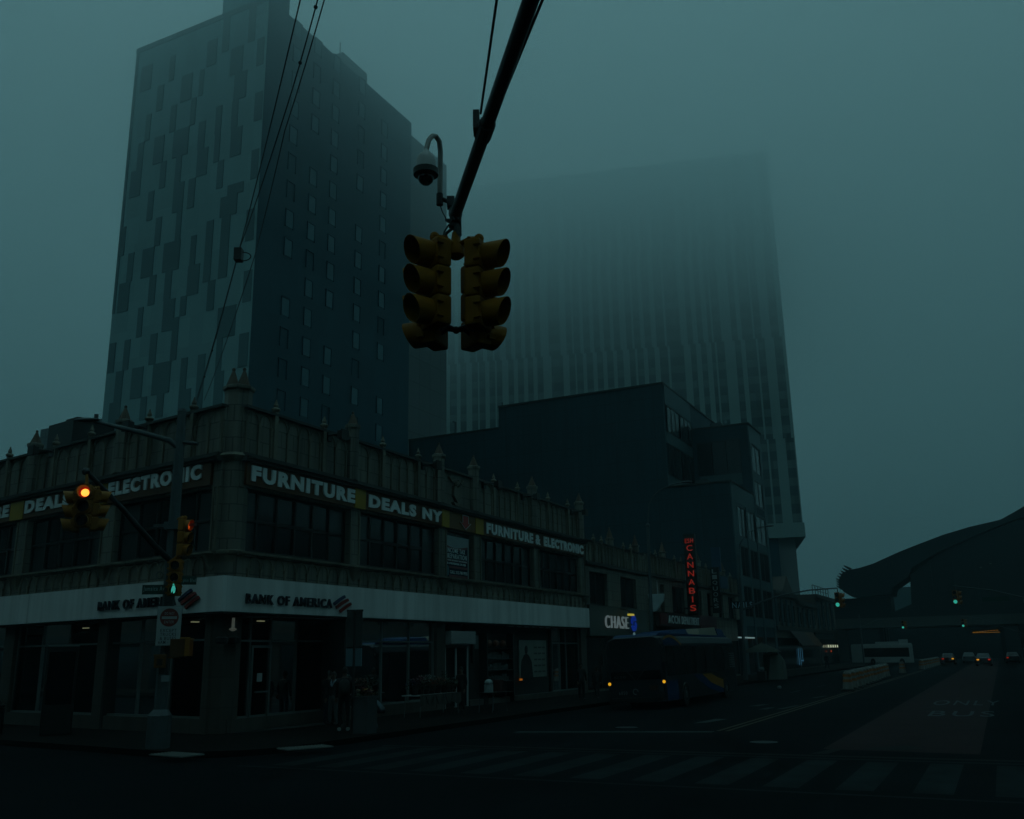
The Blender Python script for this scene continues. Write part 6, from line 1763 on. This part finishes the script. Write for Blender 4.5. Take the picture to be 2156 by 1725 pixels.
BLK = cloth('black_cloth', (0.008, 0.008, 0.009)); DNM = cloth('dark_denim', (0.012, 0.016, 0.026)); GRC = cloth('grey_cloth', (0.06, 0.07, 0.07)); LBC = cloth('pale_blue_cloth', (0.055, 0.085, 0.105))
walkA = dict(knl=(-.10, .16, .50), anl=(-.11, .22, .10), tol=(-.12, .38, .06), knr=(.10, -.02, .49), anr=(.11, -.24, .13), tor=(.12, -.10, .045))
G0 = FR(3.9, 0.75, 0.15)
person('person in black coat with an orange red bag at the hip before the bank window', FR(3.9, 0.75, 0.15), 30, 1.74, BLK, DNM)
r_, F_, J_ = person('person with pale grey trousers and a white and blue scarf before the bank window', FR(3.6, 1.2, 0.15), 200, 1.70, BLK, GRC)
b_ = MB(F_)
b_.tube([(-0.1, -0.05, 1.5), (-0.05, 0.1, 1.42), (0.0, 0.15, 1.28)], 0.03, 6); b_.tube([(0.1, -0.05, 1.5), (0.05, 0.1, 1.42), (0.02, 0.15, 1.32)], 0.03, 6)
obj('scarf', b_, mat('scarf_pale', (0.14, 0.18, 0.22), 0.8, var=0.6, scale=20), r_)
r_, F_, J_ = person('tall person in dark jacket with a grey backpack seen from behind, by the planter', FR(1.9, 2.9, 0.15), -10, 1.86, BLK, BLK)
b_ = MB(F_); b_.ball((0, -0.21, 1.22), 0.17, 12, 1.0, 0.6, 1.35); o_ = obj('backpack', b_, cloth('grey_backpack', (0.026, 0.03, 0.03)), smooth=True); tag(o_, 'grey backpack worn by the tall person by the planter', 'backpack')
b_ = MB(F_); b_.box(-0.21, -0.03, -0.12, 0.14, 0.02, 0.12); b_.v.clear(); b_.f.clear(); b_.uv.clear(); b_.m.clear()
b_.tube([(0.12, -0.06, 0.05), (0.13, 0.1, 0.045), (0.14, 0.2, 0.03)], [0.055, 0.052, 0.035], 8); b_.tube([(-0.12, -0.06, 0.05), (-0.13, 0.1, 0.045), (-0.14, 0.2, 0.03)], [0.055, 0.052, 0.035], 8); obj('shoe', b_, mat('white_shoe', (0.2, 0.22, 0.22), 0.6), r_)
crouch = dict(pelvis=(0, -.18, .62), waist=(0, -.02, .74), chest=(0, .2, .86), neck0=(0, .33, .93), neck=(0, .40, .96), jaw=(0, .46, .96), skull=(0, .51, 1.02), crown=(0, .53, 1.10), nose=(0, .57, .97),
              shl=(-.18, .24, .90), ell=(-.22, .34, .64), wrl=(-.18, .52, .50), shr=(.18, .24, .90), elr=(.22, .34, .64), wrr=(.18, .52, .50),
              hpl=(-.11, -.18, .60), knl=(-.17, .22, .52), anl=(-.15, -.02, .10), tol=(-.16, .16, .045), hpr=(.11, -.18, .60), knr=(.17, .22, .52), anr=(.15, -.02, .10), tor=(.16, .16, .045))
person('person in pale blue clothes crouching beside the planter', FR(1.75, 4.15, 0.15), -75, 1.9, LBC, cloth('pale_grey_cloth', (0.045, 0.06, 0.068)), crouch)
person('person in black standing at the right end of the flower cart', FR(10.9, 1.9, 0.15), 215, 1.72, BLK, BLK)
person('person in long black coat by the far glass shopfront', FR(20.3, 3.1, 0.15), 160, 1.72, BLK, BLK, None, True)
person('shorter person in black walking just right of the long black coat', FR(21.8, 3.3, 0.15), 200, 1.55, BLK, BLK, walkA)
person('person in dark clothes walking past the tarpaulin stall', FR(55.5, 5.0, 0.15), 180, 1.72, BLK, DNM, walkA)
person('person in dark clothes walking under the orange awning', FR(92, 3.2, 0.15), 170, 1.72, BLK, DNM, walkA)
b_ = MB(FR); b_.ball((3.95, 1.0, 1.05), 0.13, 10, 1.3, 0.5, 0.8); o_ = obj('hip_bag', b_, cloth('orange_red_bag', (0.06, 0.012, 0.004)), smooth=True); tag(o_, 'orange red hip bag worn by the person in black coat', 'bag')
b_ = MB(FR); b_.box(20.3, 20.55, -0.2, -0.14, 1.08, 1.17); o_ = obj('orange_lamp', b_, lamp('orange_glow', (1.0, 0.28, 0.02), 0.25)); tag(o_, 'small orange light at the lower left corner of the price poster', 'lamp')
dg = bpy.context.evaluated_depsgraph_get()
for o, F, J, coat, trousers in _people:
    me = bpy.data.meshes.new_from_object(o.evaluated_get(dg))
    o.modifiers.clear(); o.data = me; me.name = 'body'
    me.materials.clear()
    for m_ in (SKIN, coat, trousers, SHOE):
        me.materials.append(m_)
    seg = [(F(*J[p]), F(*J[q]), k) for p, q, k in BONES]
    for p in me.polygons:
        c = p.center; best, bk = 9e9, 1
        for a_, e_, k in seg:
            ab = e_ - a_; u_ = max(0, min(1, (c - a_).dot(ab) / ab.length_squared)); d_ = (c - a_ - ab * u_).length
            if d_ < best:
                best, bk = d_, k
        p.material_index = bk; p.use_smooth = True


# ------------------------------------------------------------------ fog
def volume(name, col, dens, aniso, x0, x1, y0, y1, z0, z1):
    m_ = bpy.data.materials.new(name); m_.use_nodes = True
    t = m_.node_tree; t.nodes.clear()
    o = t.nodes.new('ShaderNodeOutputMaterial'); v = t.nodes.new('ShaderNodeVolumePrincipled')
    v.inputs['Color'].default_value = col + (1,)
    v.inputs['Density'].default_value = dens; v.inputs['Anisotropy'].default_value = aniso
    t.links.new(v.outputs[0], o.inputs['Volume'])
    b_ = MB(); b_.box(x0, x1, y0, y1, z0, z1)
    o_ = obj(name, b_, m_); o_['kind'] = 'stuff'
    return o_


volume('haze', (0.6, 0.92, 1.0), 0.0006, 0.6, -500, 500, -350, 700, -1, 112)
# the cloud base is ragged: three overlapping banks, each of one even density
volume('low_cloud', (0.80, 0.93, 0.95), 0.008, 0.6, -1000, 1000, -600, 1400, 42, 110)
volume('low_cloud', (0.80, 0.93, 0.95), 0.011, 0.6, -990, 990, -590, 1390, 52, 109.5)
volume('low_cloud', (0.80, 0.93, 0.95), 0.020, 0.6, -980, 980, -580, 1380, 62, 109)
